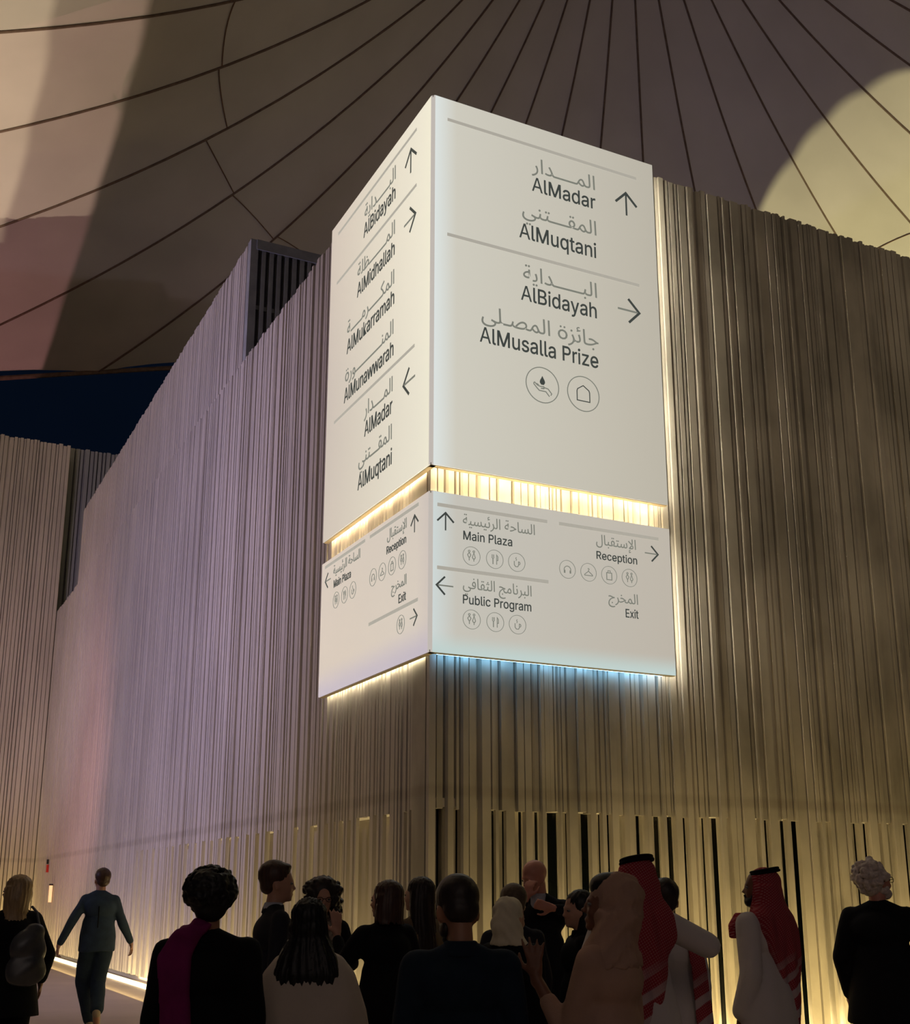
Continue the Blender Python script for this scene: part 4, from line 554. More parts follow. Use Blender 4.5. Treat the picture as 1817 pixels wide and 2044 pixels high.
def bold(v, f, d):
    """push the outline of a flat glyph outwards by d"""
    edges = {}
    for q in f:
        for i in range(len(q)): edges[(q[i], q[(i + 1) % len(q)])] = 1
    nrm = [Vector((0, 0)) for _ in v]
    area_ = sum(v[q[0]][0] * (v[q[1]][1] - v[q[2]][1]) + v[q[1]][0] * (v[q[2]][1] - v[q[0]][1]) + v[q[2]][0] * (v[q[0]][1] - v[q[1]][1]) for q in f)
    sg = 1 if area_ > 0 else -1
    for (a, b) in edges:
        if (b, a) in edges: continue
        e = Vector((v[b][0] - v[a][0], v[b][1] - v[a][1]))
        if e.length < 1e-9: continue
        e.normalize(); n = Vector((e.y, -e.x)) * sg
        nrm[a] += n; nrm[b] += n
    return [(p[0] + d * m_.normalized().x, p[1] + d * m_.normalized().y) if m_.length > 1e-6 else p for p, m_ in zip(v, nrm)]
def latin(side, par, s, uL, uR, zb, cap, m='ink', label=None):
    V, F, x = [], [], 0
    for ch in s:
        if ch == ' ': x += 370; continue
        adv, pts, fs = GLYPHS[ch]; n = len(V)
        v = bold([(pts[i], pts[i + 1]) for i in range(0, len(pts), 2)], fs, 0 if ch in 'MwPRkA' else 13)
        V += [(p[0] + x, p[1]) for p in v]; F += [tuple(i + n for i in q) for q in fs]; x += adv
    x0 = min(p[0] for p in V); x1 = max(p[0] for p in V); sx = (uR - uL) / (x1 - x0); sz = cap / 1000
    put('lettering', side, par, [(uL + (p[0] - x0) * sx, zb + p[1] * sz) for p in V], F, M[m])
def arabic(side, par, s, uL, uR, zb, alef, m='ink_mid', offset=.0):
    sz = alef / .714; target = abs(uR - uL) / sz; best = None
    for n in (range(0, 14) if '~' in s else (0,)):
        v, f = text_geo(shape_ar(s.replace('~', '~' * n)), offset); wd = v[:, 0].max() - v[:, 0].min()
        if best is None or abs(wd - target) < best[0]: best = (abs(wd - target), v, f)
    v, f = best[1], best[2]; x0, x1 = v[:, 0].min(), v[:, 0].max(); sx = (uR - uL) / (x1 - x0)
    put('arabic_lettering', side, par, [(uL + (p[0] - x0) * sx, zb + p[1] * sz) for p in v], f, M[m])

def stroke(pts, w, closed=False):
    P = [Vector((p[0], p[1])) for p in pts]; n = len(P); L = []; Rr = []
    for i in range(n):
        a = P[i - 1] if (i > 0 or closed) else P[i]; b = P[(i + 1) % n] if (i < n - 1 or closed) else P[i]
        d1 = (P[i] - a); d2 = (b - P[i])
        if d1.length < 1e-9: d1 = d2
        if d2.length < 1e-9: d2 = d1
        d1.normalize(); d2.normalize(); t = (d1 + d2)
        if t.length < 1e-6: t = d1
        t.normalize(); nn = Vector((-t.y, t.x)); c = max(.45, nn.dot(Vector((-d1.y, d1.x))))
        L.append(P[i] + nn * w / 2 / c); Rr.append(P[i] - nn * w / 2 / c)
    v = L + Rr; m_ = n if closed else n - 1
    f = [(i, (i + 1) % n, n + (i + 1) % n, n + i) for i in range(m_)]
    return v, f
class Flat:
    def __init__(s): s.v = []; s.f = []
    def add(s, vf):
        n = len(s.v); s.v += [tuple(p) for p in vf[0]]; s.f += [tuple(i + n for i in q) for q in vf[1]]; return s
    def stroke(s, pts, w, closed=False): return s.add(stroke(pts, w, closed))
    def poly(s, pts): return s.add((pts, [tuple(range(len(pts)))]))
    def place(s, name, side, par, u, z, sc, m, parent=None, flip=None):
        sg = 1 if side == 'R' else -1
        return put(name, side, par, [(u + sg * p[0] * sc, z + p[1] * sc) for p in s.v], s.f, M[m], parent)
def arc(cx, cy, r, a0, a1, n=20, ry=None):
    return [(cx + r * cos(radians(a0 + (a1 - a0) * i / n)), cy + (ry or r) * sin(radians(a0 + (a1 - a0) * i / n))) for i in range(n + 1)]
def arrow(side, par, u, z, size, ang, wm='ink'):
    """unit arrow pointing right, tip at +.5"""
    ca, sa = cos(radians(ang)), sin(radians(ang)); rot = lambda P: [(x * ca - y * sa, x * sa + y * ca) for x, y in P]
    hd = Flat().stroke(rot([(.0, .5), (.5, 0), (.0, -.5)]), .10); sh = Flat().stroke(rot([(-.5, 0), (.44, 0)]), .075)
    o = hd.place('arrow', side, par, u, z, size, 'ink')
    sh.place('arrow_shaft', side, par, u, z, size, 'ink_mid' if ang % 180 == 0 else 'ink')
def glyph(kind):
    g = Flat()
    if kind == 'toilets':
        g.add(stroke(arc(-.27, .50, .10, 0, 340), .07, True)); g.stroke([(-.27, .36), (-.46, .10), (-.34, -.12), (-.27, -.2), (-.2, -.12), (-.08, .10)], .08, True); g.stroke([(-.27, -.2), (-.27, -.5)], .08)
        g.add(stroke(arc(.27, .50, .10, 0, 340), .07, True)); g.stroke([(.27, .36), (.44, -.12), (.36, -.28), (.18, -.28), (.10, -.12)], .08, True); g.stroke([(.27, -.28), (.27, -.55)], .08)
    elif kind == 'food':
        for x in (-.34, -.22, -.10): g.stroke([(x, .5), (x, .2)], .05)
        g.stroke([(-.36, .2), (-.22, .02), (-.08, .2)], .07); g.stroke([(-.22, .05), (-.22, -.55)], .10)
        g.stroke([(.22, -.55), (.22, .5), (.36, .3), (.36, -.1), (.22, -.12)], .08)
    elif kind == 'cup':
        g.stroke([(-.3, .12), (-.3, -.3), (-.15, -.48), (.1, -.48), (.22, -.3), (.22, .12)], .08); g.add(stroke(arc(.24, -.08, .16, -80, 80, 8), .07))
        g.stroke([(-.1, .15), (-.02, .3), (-.12, .42), (-.04, .56)], .06)
    elif kind == 'headphones':
        g.add(stroke(arc(0, -.05, .42, 0, 180, 16), .08)); g.stroke([(-.42, -.05), (-.42, -.42)], .07); g.stroke([(.42, -.05), (.42, -.42)], .07)
        g.stroke([(-.33, -.08), (-.33, -.42)], .11); g.stroke([(.33, -.08), (.33, -.42)], .11)
    elif kind == 'hanger':
        g.stroke([(0, .12), (-.5, -.26), (-.5, -.36), (.5, -.36), (.5, -.26)], .08, True); g.stroke([(0, .12), (.0, .24), (.10, .32), (.02, .44), (-.1, .38)], .07)
    elif kind == 'bag':
        g.stroke([(-.33, .26), (.33, .26), (.33, -.52), (-.33, -.52)], .09, True); g.stroke([(-.15, .26), (-.15, .5), (.15, .5), (.15, .26)], .07)
    elif kind == 'mihrab':
        g.stroke([(-.40, -.42), (-.40, .12), (-.36, .24), (0, .48), (.36, .24), (.40, .12), (.40, -.42)], .05, True)
    return g
def icon(side, par, kind, u, z, r, ringm='ink_mid'):
    ring = Flat().add(stroke(arc(0, 0, 1.0, 0, 351, 39), .05, True)).place('icon_ring', side, par, u, z, r, 'ink_mid' if r > .15 else ringm)
    ring.name = 'icon_ring'
    if kind == 'hand':
        Flat().poly([(0, .52), (.07, .38), (.14, .26), (.16, .14), (.08, .02), (-.08, .02), (-.16, .14), (-.14, .26), (-.07, .38)]).place('drop_symbol', side, par, u, z, r, 'ink', ring)
        h = Flat().stroke([(-.55, .02), (-.48, .08), (-.30, -.06), (-.14, -.10), (.08, -.08), (.10, -.16), (-.1, -.2)], .055)
        h.stroke([(-.55, .0), (-.36, -.2), (-.2, -.34), (.2, -.34), (.42, -.58)], .055).stroke([(.08, -.12), (.34, -.16), (.56, -.40), (.50, -.5)], .055)
        h.stroke([(-.36, .03), (-.22, -.04)], .05).stroke([(-.1, -.2), (.1, -.2)], .05)
        h.place('hand_symbol', side, par, u, z, r, 'ink_mid', ring)
    else:
        glyph(kind).place('symbol', side, par, u, z, r, 'ink' if kind == 'mihrab' else 'ink_mid', ring)
def rule(side, par, u0, u1, z):
    v = [(u0, z - .018), (u1, z - .018), (u1, z + .018), (u0, z + .018)]
    o = put('rule_line', side, par, v, [(0, 1, 2, 3)], M['ink_soft'])

# upper box, right face
rule('R', UP, .18, 2.63, 9.63); rule('R', UP, .18, 2.61, 8.245)
arabic('R', UP, 'الم~دار', 1.22, 2.05, 9.31, .18); latin('R', UP, 'AlMadar', 1.22, 2.05, 9.065, .175)
arabic('R', UP, 'المق~تني', 1.09, 2.05, 8.73, .18); latin('R', UP, 'AlMuqtani', 1.05, 2.04, 8.445, .18)
arabic('R', UP, 'الب~داية', 1.09, 2.03, 7.95, .18); latin('R', UP, 'AlBidayah', 1.06, 2.02, 7.70, .175)
arabic('R', UP, 'جائزة المص~لى', .58, 2.03, 7.35, .18); latin('R', UP, 'AlMusalla Prize', .56, 2.02, 7.10, .175)
arrow('R', UP, 2.475, 9.25, .29, 90); arrow('R', UP, 2.45, 7.895, .29, 0)
icon('R', UP, 'hand', 1.305, 6.76, .20); icon('R', UP, 'mihrab', 1.815, 6.76, .20)
# lower box, right face
rule('R', LO, .08, 1.33, 5.25); rule('R', LO, 1.47, 2.72, 5.25); rule('R', LO, .08, 1.33, 4.61)
arrow('R', LO, .17, 5.085, .18, 90); arrow('R', LO, .165, 4.435, .18, 180); arrow('R', LO, 2.62, 5.075, .17, 0)
arabic('R', LO, 'الساحة الرئيسية', .36, 1.18, 5.085, .11); latin('R', LO, 'Main Plaza', .365, .915, 4.93, .09)
arabic('R', LO, 'البرنامج الثقافي', .36, 1.13, 4.435, .11); latin('R', LO, 'Public Program', .36, 1.125, 4.28, .09)
arabic('R', LO, 'اLستقبال', 1.92, 2.42, 5.09, .11)
latin('R', LO, 'Reception', 1.92, 2.43, 4.93, .085)
arabic('R', LO, 'المخرج', 2.05, 2.42, 4.49, .11); latin('R', LO, 'Exit', 2.26, 2.42, 4.34, .09)
for zz in (4.77, 4.13):
    for k, u in zip(('toilets', 'food', 'cup'), (.455, .715, .965)): icon('R', LO, k, u, zz, .095)
for k, u in zip(('headphones', 'hanger', 'bag', 'toilets'), (1.56, 1.815, 2.07, 2.325)): icon('R', LO, k, u, 4.77, .095)
# upper box, left face (u decreases to the right)
rule('L', UP, 2.80, .40, 9.71); rule('L', UP, 2.80, .39, 9.01); rule('L', UP, 2.76, .40, 7.11)
arabic('L', UP, 'الب~داية', 1.90, .97, 9.43, .18); latin('L', UP, 'AlBidayah', 1.92, .97, 9.18, .18)
arabic('L', UP, 'الم~ظلة', 2.09, .97, 8.73, .18); latin('L', UP, 'AlMidhallah', 2.09, .97, 8.47, .18)
arabic('L', UP, 'المك~رم~ة', 2.39, .97, 8.11, .18); latin('L', UP, 'AlMukarramah', 2.39, .96, 7.86, .18)
arabic('L', UP, 'المن~ورة', 2.42, .97, 7.50, .18); latin('L', UP, 'AlMunawwarah', 2.44, .96, 7.24, .18)
arabic('L', UP, 'الم~دار', 1.78, .97, 6.82, .18); latin('L', UP, 'AlMadar', 1.76, .97, 6.57, .18)
arabic('L', UP, 'المق~تني', 1.92, .97, 6.265, .18); latin('L', UP, 'AlMuqtani', 1.93, .96, 5.98, .18)
arrow('L', UP, .55, 9.40, .30, 90); arrow('L', UP, .56, 8.67, .30, 0); arrow('L', UP, .53, 6.76, .30, 180)
# lower box, left face
rule('L', LO, 1.53, .26, 5.32); rule('L', LO, 2.93, 1.67, 5.32); rule('L', LO, 1.52, .26, 4.34)
arabic('L', LO, 'اLستقبال', 1.05, .55, 5.155, .11); latin('L', LO, 'Reception', 1.06, .56, 5.0, .085)
for k, u in zip(('toilets', 'bag', 'hanger', 'headphones'), (.65, .91, 1.17, 1.42)): icon('L', LO, k, u, 4.84, .095)
arabic('L', LO, 'المخرج', .92, .54, 4.56, .11); latin('L', LO, 'Exit', .73, .55, 4.40, .09)
arrow('L', LO, .355, 5.14, .18, 90); arrow('L', LO, .36, 4.18, .17, 0); icon('L', LO, 'toilets', .67, 4.17, .095)
arabic('L', LO, 'الساحة الرئيسية', 2.64, 1.81, 5.16, .11); latin('L', LO, 'Main Plaza', 2.62, 2.08, 5.0, .09)
for k, u in zip(('toilets', 'food', 'cup'), (2.53, 2.26, 2.01)): icon('L', LO, k, u, 4.835, .095)
arrow('L', LO, 2.82, 5.14, .18, 180)

# ================================================================== people
_ICO = {}
def ico_geo(sub):
    if sub not in _ICO:
        bm = bmesh.new(); bmesh.ops.create_icosphere(bm, subdivisions=sub, radius=1); bm.verts.ensure_lookup_table()
        _ICO[sub] = ([v.co.copy() for v in bm.verts], [tuple(v.index for v in f.verts) for f in bm.faces]); bm.free()
    return _ICO[sub]
class Vol:
    """closed overlapping solids, fused into one continuous skin by a voxel remesh"""
    def __init__(s): s.m = MB(); s.xf = None
    def _t(s, V): return [tuple(s.xf @ Vector(v)) for v in V] if s.xf else [tuple(v) for v in V]
    def ell(s, c, r, rot=(0, 0, 0), sub=3):
        V, F = ico_geo(sub)
        if not isinstance(r, (tuple, list)): r = (r, r, r)
        from mathutils import Euler
        e = Euler(rot).to_matrix(); c = Vector(c)
        s.m.add(s._t([c + e @ Vector((v.x * r[0], v.y * r[1], v.z * r[2])) for v in V]), F); return s
    def cap(s, a, ra, b, rb, seg=14):
        a = Vector(a); b = Vector(b); d = b - a
        s.ell(a, ra, sub=2); s.ell(b, rb, sub=2)
        if d.length < 1e-5: return s
        q = d.to_track_quat('Z', 'Y').to_matrix(); L = d.length
        V = []; F = []
        for k in range(seg): t = 2 * pi * k / seg; V.append(a + q @ Vector((cos(t) * ra, sin(t) * ra, 0)))
        for k in range(seg): t = 2 * pi * k / seg; V.append(b + q @ Vector((cos(t) * rb, sin(t) * rb, 0)))
        F = [tuple(range(seg))[::-1], tuple(range(seg, 2 * seg))] + [(k, (k + 1) % seg, seg + (k + 1) % seg, seg + k) for k in range(seg)]
        s.m.add(s._t(V), F); return s
    def chain(s, pts, rads):
        for i in range(len(pts) - 1): s.cap(pts[i], rads[i], pts[i + 1], rads[i + 1])
        return s
    def loft(s, rings, seg=36):
        """rings (cx, cy, z, rx, ry[, tilt])"""
        V = []; F = []; n = len(rings)
        for (cx, cy, z, rx, ry, *tl) in rings:
            for k in range(seg):
                t = 2 * pi * k / seg; V.append(Vector((cx + rx * cos(t), cy + ry * sin(t), z + (tl[0] * sin(t) * ry if tl else 0))))
        for i in range(n - 1):
            for k in range(seg): F.append((i * seg + k, i * seg + (k + 1) % seg, (i + 1) * seg + (k + 1) % seg, (i + 1) * seg + k))
        if rings[0][2] > rings[-1][2]: F = [f[::-1] for f in F]; F += [tuple(range(seg)), tuple((n - 1) * seg + k for k in range(seg))[::-1]]
        else: F += [tuple(range(seg))[::-1], tuple((n - 1) * seg + k for k in range(seg))]
        s.m.add(s._t(V), F); return s
    def build(s, name, m, parent=None, voxel=.012, smooth=4, folds=None):
        me = bpy.data.meshes.new('tmp'); me.from_pydata(s.m.v, [], s.m.f); me.update()
        o = bpy.data.objects.new('tmp', me); COL.objects.link(o)
        md = o.modifiers.new('r', 'REMESH'); md.mode = 'VOXEL'; md.voxel_size = voxel; md.adaptivity = 0
        if smooth: sm = o.modifiers.new('s', 'SMOOTH'); sm.factor = .6; sm.iterations = smooth
        dg = bpy.context.evaluated_depsgraph_get(); out = bpy.data.meshes.new_from_object(o.evaluated_get(dg))
        bpy.data.objects.remove(o); bpy.data.meshes.remove(me)
        if folds:
            n = len(out.vertices); co = np.zeros(n * 3); no = np.zeros(n * 3)
            out.vertices.foreach_get('co', co); out.vertex_normals.foreach_get('vector', no)
            co = co.reshape(-1, 3); no = no.reshape(-1, 3); co += no * folds(co)[:, None]; out.vertices.foreach_set('co', co.ravel())
        out.name = name; out.materials.clear(); out.materials.append(m)
        out.polygons.foreach_set('use_smooth', [True] * len(out.polygons)); out.update()
        return link(bpy.data.objects.new(name, out), parent)

def vfolds(amp, k, seed, z0=.0, z1=1.4, cy=0):
    """vertical drape: ridges around the body axis that fade towards z1"""
    rr = random.Random(seed); ph = [rr.uniform(0, 6.28) for _ in range(4)]
    def f(c):
        a = np.arctan2(c[:, 0], c[:, 1] - cy)
        w_ = np.clip((z1 - c[:, 2]) / (z1 - z0), 0, 1)
        return amp * w_ * (np.sin(a * k + ph[0] + 1.2 * np.sin(c[:, 2] * 3 + ph[1])) * .6 + np.sin(a * (k * 1.7) + ph[2] + c[:, 2] * 2) * .4)
    return f
def wrinkle(amp, s, seed):
    rr = random.Random(seed); P = [(rr.uniform(-1, 1), rr.uniform(-1, 1), rr.uniform(-.6, 1.4), rr.uniform(0, 6)) for _ in range(7)]
    def f(c):
        t = 0
        for a, b, d, p in P: t = t + np.sin((c[:, 0] * a + c[:, 1] * b + c[:, 2] * d) * s + p)
        return amp * t / 3
    return f
def strands(amp, k, seed, cy=-.02):
    rr = random.Random(seed); ph = [rr.uniform(0, 6.28) for _ in range(3)]
    def f(c):
        a = np.arctan2(c[:, 0], c[:, 1] - cy)
        return amp * (np.sin(a * k + ph[0] + 2 * np.sin(c[:, 2] * 7)) * .5 + np.sin(a * k * 2.3 + ph[1] + c[:, 2] * 4) * .5)
    return f

def cloth(name, col, rough=.85, amt=.12, sc=14, spec=.15): return mat(name, col, rough, amt, sc, spec=spec, bump=.25, bscale=260)
SK = {'light': mat('skin_light', (.48, .26, .18), .5, .06, 12, spec=.35), 'tan': mat('skin_tan', (.32, .155, .09), .5, .06, 12, spec=.35),
      'brown': mat('skin_brown', (.19, .085, .05), .5, .06, 12, spec=.35), 'pink': mat('skin_ruddy', (.55, .24, .17), .48, .08, 12, spec=.35)}
EYEW = mat('eye', (.14, .12, .11), .3, .02, 5); EYED = mat('eye_dark', (.015, .01, .008), .2, .02, 5)
CL = {'black': cloth('black_cloth', (.006, .006, .007)), 'blacksuit': cloth('black_suit', (.010, .010, .012)), 'navy': cloth('navy_cloth', (.010, .018, .030)),
      'bluesuit': cloth('blue_suit', (.040, .062, .092)), 'bluetrouser': cloth('blue_trousers', (.028, .045, .066)), 'charcoal': cloth('charcoal_cloth', (.020, .020, .026)),
      'white': cloth('white_cotton', (.62, .56, .54), sc=6, amt=.04), 'cream': cloth('cream_poncho', (.52, .45, .38), sc=6, amt=.05), 'beige': cloth('beige_gauze', (.42, .26, .19), sc=5, amt=.10),
      'khaki': cloth('khaki_cloth', (.16, .115, .07)), 'magenta': cloth('magenta_wool', (.19, .012, .10), sc=10), 'shirt': cloth('pale_shirt', (.45, .45, .5)),
      'creamscarf': cloth('cream_headscarf', (.66, .60, .44), sc=6, amt=.05), 'leather': mat('grey_leather', (.06, .06, .062), .38, .25, 9, spec=.6), 'shoe': mat('tan_shoe', (.42, .34, .22), .5, .1, 9),
      'blackshoe': mat('black_shoe', (.012, .011, .010), .35, .1, 9), 'redbag': mat('red_leather', (.28, .02, .02), .45, .1, 9), 'brownbag': mat('brown_leather', (.22, .09, .03), .45, .15, 9)}
HR = {'blond': mat('hair_blond', (.33, .22, .11), .45, .35, 60, stretch=(1, 1, .08), spec=.5), 'black': mat('hair_black', (.006, .005, .005), .5, .3, 60, stretch=(1, 1, .08), spec=.35),
      'dark': mat('hair_dark_brown', (.020, .012, .009), .5, .35, 60, stretch=(1, 1, .08), spec=.35), 'brown': mat('hair_brown', (.055, .026, .016), .5, .3, 60, stretch=(1, 1, .1), spec=.4),
      'white': mat('hair_white', (.62, .52, .46), .6, .2, 60, spec=.3), 'grey': mat('hair_greying', (.10, .07, .045), .6, .2, 60, spec=.3)}

def keffiyeh_mat():
    m = bpy.data.materials.new('red_white_chequered_cloth'); m.use_nodes = True; t = m.node_tree; b = t.nodes['Principled BSDF']
    b.inputs['Roughness'].default_value = .9; b.inputs['Specular IOR Level'].default_value = .1
    c = t.nodes.new('ShaderNodeTexCoord'); mp = t.nodes.new('ShaderNodeMapping'); mp.inputs['Rotation'].default_value = (.3, .5, .2); t.links.new(c.outputs['Object'], mp.inputs['Vector'])
    w1 = t.nodes.new('ShaderNodeTexWave'); w1.inputs['Scale'].default_value = 26; w1.bands_direction = 'X'; w1.inputs['Distortion'].default_value = .6
    w2 = t.nodes.new('ShaderNodeTexWave'); w2.inputs['Scale'].default_value = 26; w2.bands_direction = 'Z'; w2.inputs['Distortion'].default_value = .6
    for w_ in (w1, w2): t.links.new(mp.outputs[0], w_.inputs['Vector'])
    mu = t.nodes.new('ShaderNodeMath'); mu.operation = 'MULTIPLY'; t.links.new(w1.outputs['Fac'], mu.inputs[0]); t.links.new(w2.outputs['Fac'], mu.inputs[1])
    r = t.nodes.new('ShaderNodeValToRGB'); r.color_ramp.elements[0].position = .12; r.color_ramp.elements[0].color = (.30, .028, .040, 1)
    r.color_ramp.elements[1].position = .85; r.color_ramp.elements[1].color = (.46, .17, .17, 1); t.links.new(mu.outputs[0], r.inputs['Fac'])
    # plain white border bands towards the hem of the cloth
    sp = t.nodes.new('ShaderNodeSeparateXYZ'); t.links.new(mp.outputs[0], sp.inputs[0])
    wv = t.nodes.new('ShaderNodeTexWave'); wv.inputs['Scale'].default_value = 3.1; wv.bands_direction = 'Z'; wv.inputs['Distortion'].default_value = 1.5; t.links.new(mp.outputs[0], wv.inputs['Vector'])
    s2 = t.nodes.new('ShaderNodeSeparateXYZ'); t.links.new(c.outputs['Object'], s2.inputs[0])
    mr = t.nodes.new('ShaderNodeMapRange'); mr.inputs['From Min'].default_value = 1.25; mr.inputs['From Max'].default_value = 1.05; t.links.new(s2.outputs['Z'], mr.inputs['Value'])
    gt = t.nodes.new('ShaderNodeMath'); gt.operation = 'GREATER_THAN'; gt.inputs[1].default_value = .62; t.links.new(wv.outputs['Fac'], gt.inputs[0])
    m3 = t.nodes.new('ShaderNodeMath'); m3.operation = 'MULTIPLY'; t.links.new(mr.outputs[0], m3.inputs[0]); t.links.new(gt.outputs[0], m3.inputs[1])
    mx = t.nodes.new('ShaderNodeMix'); mx.data_type = 'RGBA'; t.links.new(m3.outputs[0], mx.inputs['Factor']); t.links.new(r.outputs['Color'], mx.inputs['A']); mx.inputs['B'].default_value = (.50, .38, .38, 1)
    t.links.new(mx.outputs['Result'], b.inputs['Base Color']); return m
KEF = keffiyeh_mat()

def hand(v, w, d, n, side, curl=.35, spread=.16, s=1.0):
    """v: Vol; w: wrist; d: towards the fingers; n: palm normal (the way the palm faces); side +1/-1: thumb direction along n x d"""
    w = Vector(w); d = Vector(d).normalized(); n = Vector(n); n = (n - d * n.dot(d)).normalized(); t = n.cross(d) * side
    v.cap(w - d * .02, .024 * s, w + d * .02 * s, .026 * s)
    for k in (-1.2, -.4, .4, 1.2):      # palm
        v.cap(w + d * .015 * s + t * k * .012 * s, .016 * s, w + d * .085 * s + t * k * .019 * s, .0125 * s)
    L = [.066, .076, .080, .068]        # little .. index
    for i, k in enumerate((-1.5, -.5, .5, 1.5)):
        a = w + d * .085 * s + t * k * .0195 * s; dd = (d + t * k * spread * .45).normalized(); ln = [L[0] * .85, L[3], L[2], L[1]][i] * s
        c1 = curl * .6; p1 = a + (dd * cos(c1) + n * sin(c1)) * ln * .45
        c2 = curl * 1.5; p2 = p1 + (dd * cos(c2) + n * sin(c2)) * ln * .32
        c3 = curl * 2.3; p3 = p2 + (dd * cos(c3) + n * sin(c3)) * ln * .26
        v.chain([a, p1, p2, p3], [.0098 * s, .0088 * s, .0082 * s, .0070 * s])
    a = w + d * .028 * s + t * .022 * s; b = a + (d * .55 + t * .8 + n * .25).normalized() * .040 * s; c = b + (d * .9 + t * .35 + n * .3).normalized() * .030 * s; e = c + (d * .95 + t * .05 + n * .3).normalized() * .024 * s
    v.chain([a, b, c, e], [.015 * s, .0115 * s, .0098 * s, .0082 * s])

def person(label, loc, face, H, skin='light', look=(0, 0), arms=None, legs=None, female=False, width=1.0, voxel=.011, lean=(0, 0), hands=None, headw=1.0):
    """face: 0 = back to the camera, 90 = towards the left of the picture, -90 = towards the right; look = extra head yaw / pitch.
    Local frame: +Y forward, +X the person's right, z up, built for a height of 1.75 and scaled."""
    S = H / 1.745
    P = dict(S=S, female=female, w=width)
    sw = (.142 if female else .162) * width
    A = {'R': dict(sh=Vector((sw, 0, 1.405)), el=Vector((sw + .045, -.03, 1.12)), wr=Vector((sw + .04, .05, .89)), d=Vector((0, .12, -1)), n=Vector((-1, 0, 0))),
         'L': dict(sh=Vector((-sw, 0, 1.405)), el=Vector((-sw - .045, -.03, 1.12)), wr=Vector((-sw - .04, .05, .89)), d=Vector((0, .12, -1)), n=Vector((1, 0, 0)))}
    for k in (arms or {}):
        for q, val in arms[k].items(): A[k][q] = Vector(val)
    Lg = {'R': [Vector((.09, 0, .92)), Vector((.095, .015, .50)), Vector((.10, -.02, .085)), Vector((.115, .15, .035))],
          'L': [Vector((-.09, 0, .92)), Vector((-.095, .015, .50)), Vector((-.10, -.02, .085)), Vector((-.115, .15, .035))]}
    for k in (legs or {}): Lg[k] = [Vector(p) for p in legs[k]]
    HM = Matrix.Translation((lean[0], lean[1], 0)) @ Matrix.Translation((0, -.005, 1.505)) @ Matrix.Rotation(radians(look[0]), 4, 'Z') @ Matrix.Rotation(radians(look[1]), 4, 'X') @ Matrix.Scale(headw * 1.06, 4) @ Matrix.Translation((0, .005, -1.53))
    P.update(A=A, L=Lg, HM=HM, lean=lean)
    v = Vol()
    v.xf = HM   # head
    v.ell((0, -.006, 1.665), (.073, .092, .085)).ell((0, .022, 1.625), (.064, .070, .085)).ell((0, .035, 1.575), (.047, .052, .045)).ell((0, .070, 1.548), (.022, .018, .016))
    v.ell((0, .090, 1.622), (.010, .014, .026), sub=2).ell((0, .103, 1.608), (.012, .013, .010), sub=2)
    v.ell((0, .084, 1.652), (.045, .012, .010), sub=2).ell((.03, .070, 1.605), (.02, .018, .02), sub=2).ell((-.03, .070, 1.605), (.02, .018, .02), sub=2)
    v.ell((0, .086, 1.578), (.020, .010, .005), sub=2).ell((0, .084, 1.570), (.018, .010, .005), sub=2)
    for s in (1, -1):
        v.ell((s * .074, -.004, 1.622), (.008, .018, .031), rot=(.2, 0, s * .35), sub=2)
    v.xf = Matrix.Translation((lean[0], lean[1], 0))
    v.cap((0, -.022, 1.44), .056 if not female else .048, (0, -.004, 1.57), .050 if not female else .043)
    v.cap((0, -.02, 1.45), .055, (.10, -.01, 1.41), .04).cap((0, -.02, 1.45), .055, (-.10, -.01, 1.41), .04)
    v.ell((0, -.005, 1.31), (.155 * width, .10, .15)).ell((0, 0, 1.12), (.125 * width, .09, .17)).ell((0, -.01, .95), (.155 * width, .11, .12))
    v.xf = None
    for k, s in (('R', 1), ('L', -1)):
        a = A[k]; off = Vector((lean[0], lean[1], 0)); a['sh'] = a['sh'] + off
        v.chain([a['sh'] - Vector((s * .03, 0, .01)), a['sh'], a['el'], a['wr']], [.055, .05, .038, .025])
        cu, spd = (hands or {}).get(k, (.35, .16))
        hand(v, a['wr'] + (a['wr'] - a['el']).normalized() * .01, a['d'], a['n'], s, cu, spd)
        h, kn, an, to = Lg[k]
        v.chain([h, kn, an], [.085, .056, .040]); v.cap(an - Vector((0, .03, .035)), .038, to, .030)
    o = v.build('person', SK[skin], None, voxel, 3)
    props(o, label, 'person')
    o.location = (loc[0], loc[1], 0); o.scale = (S, S, S); o.rotation_euler = (0, 0, -HEAD + radians(face))
    for s in (1, -1):
        e = MB(); V, F = ico_geo(2); e.add([HM @ Vector((s * .030 + q.x * .013, .0785 + q.y * .011, 1.636 + q.z * .008)) for q in V], F); eo = e.build('eye', EYEW, o, True)
        e = MB(); e.add([HM @ Vector((s * .030 + q.x * .005, .0885 + q.y * .002, 1.636 + q.z * .005)) for q in V], F); e.build('pupil', EYED, eo, True)
    P['o'] = o; return P

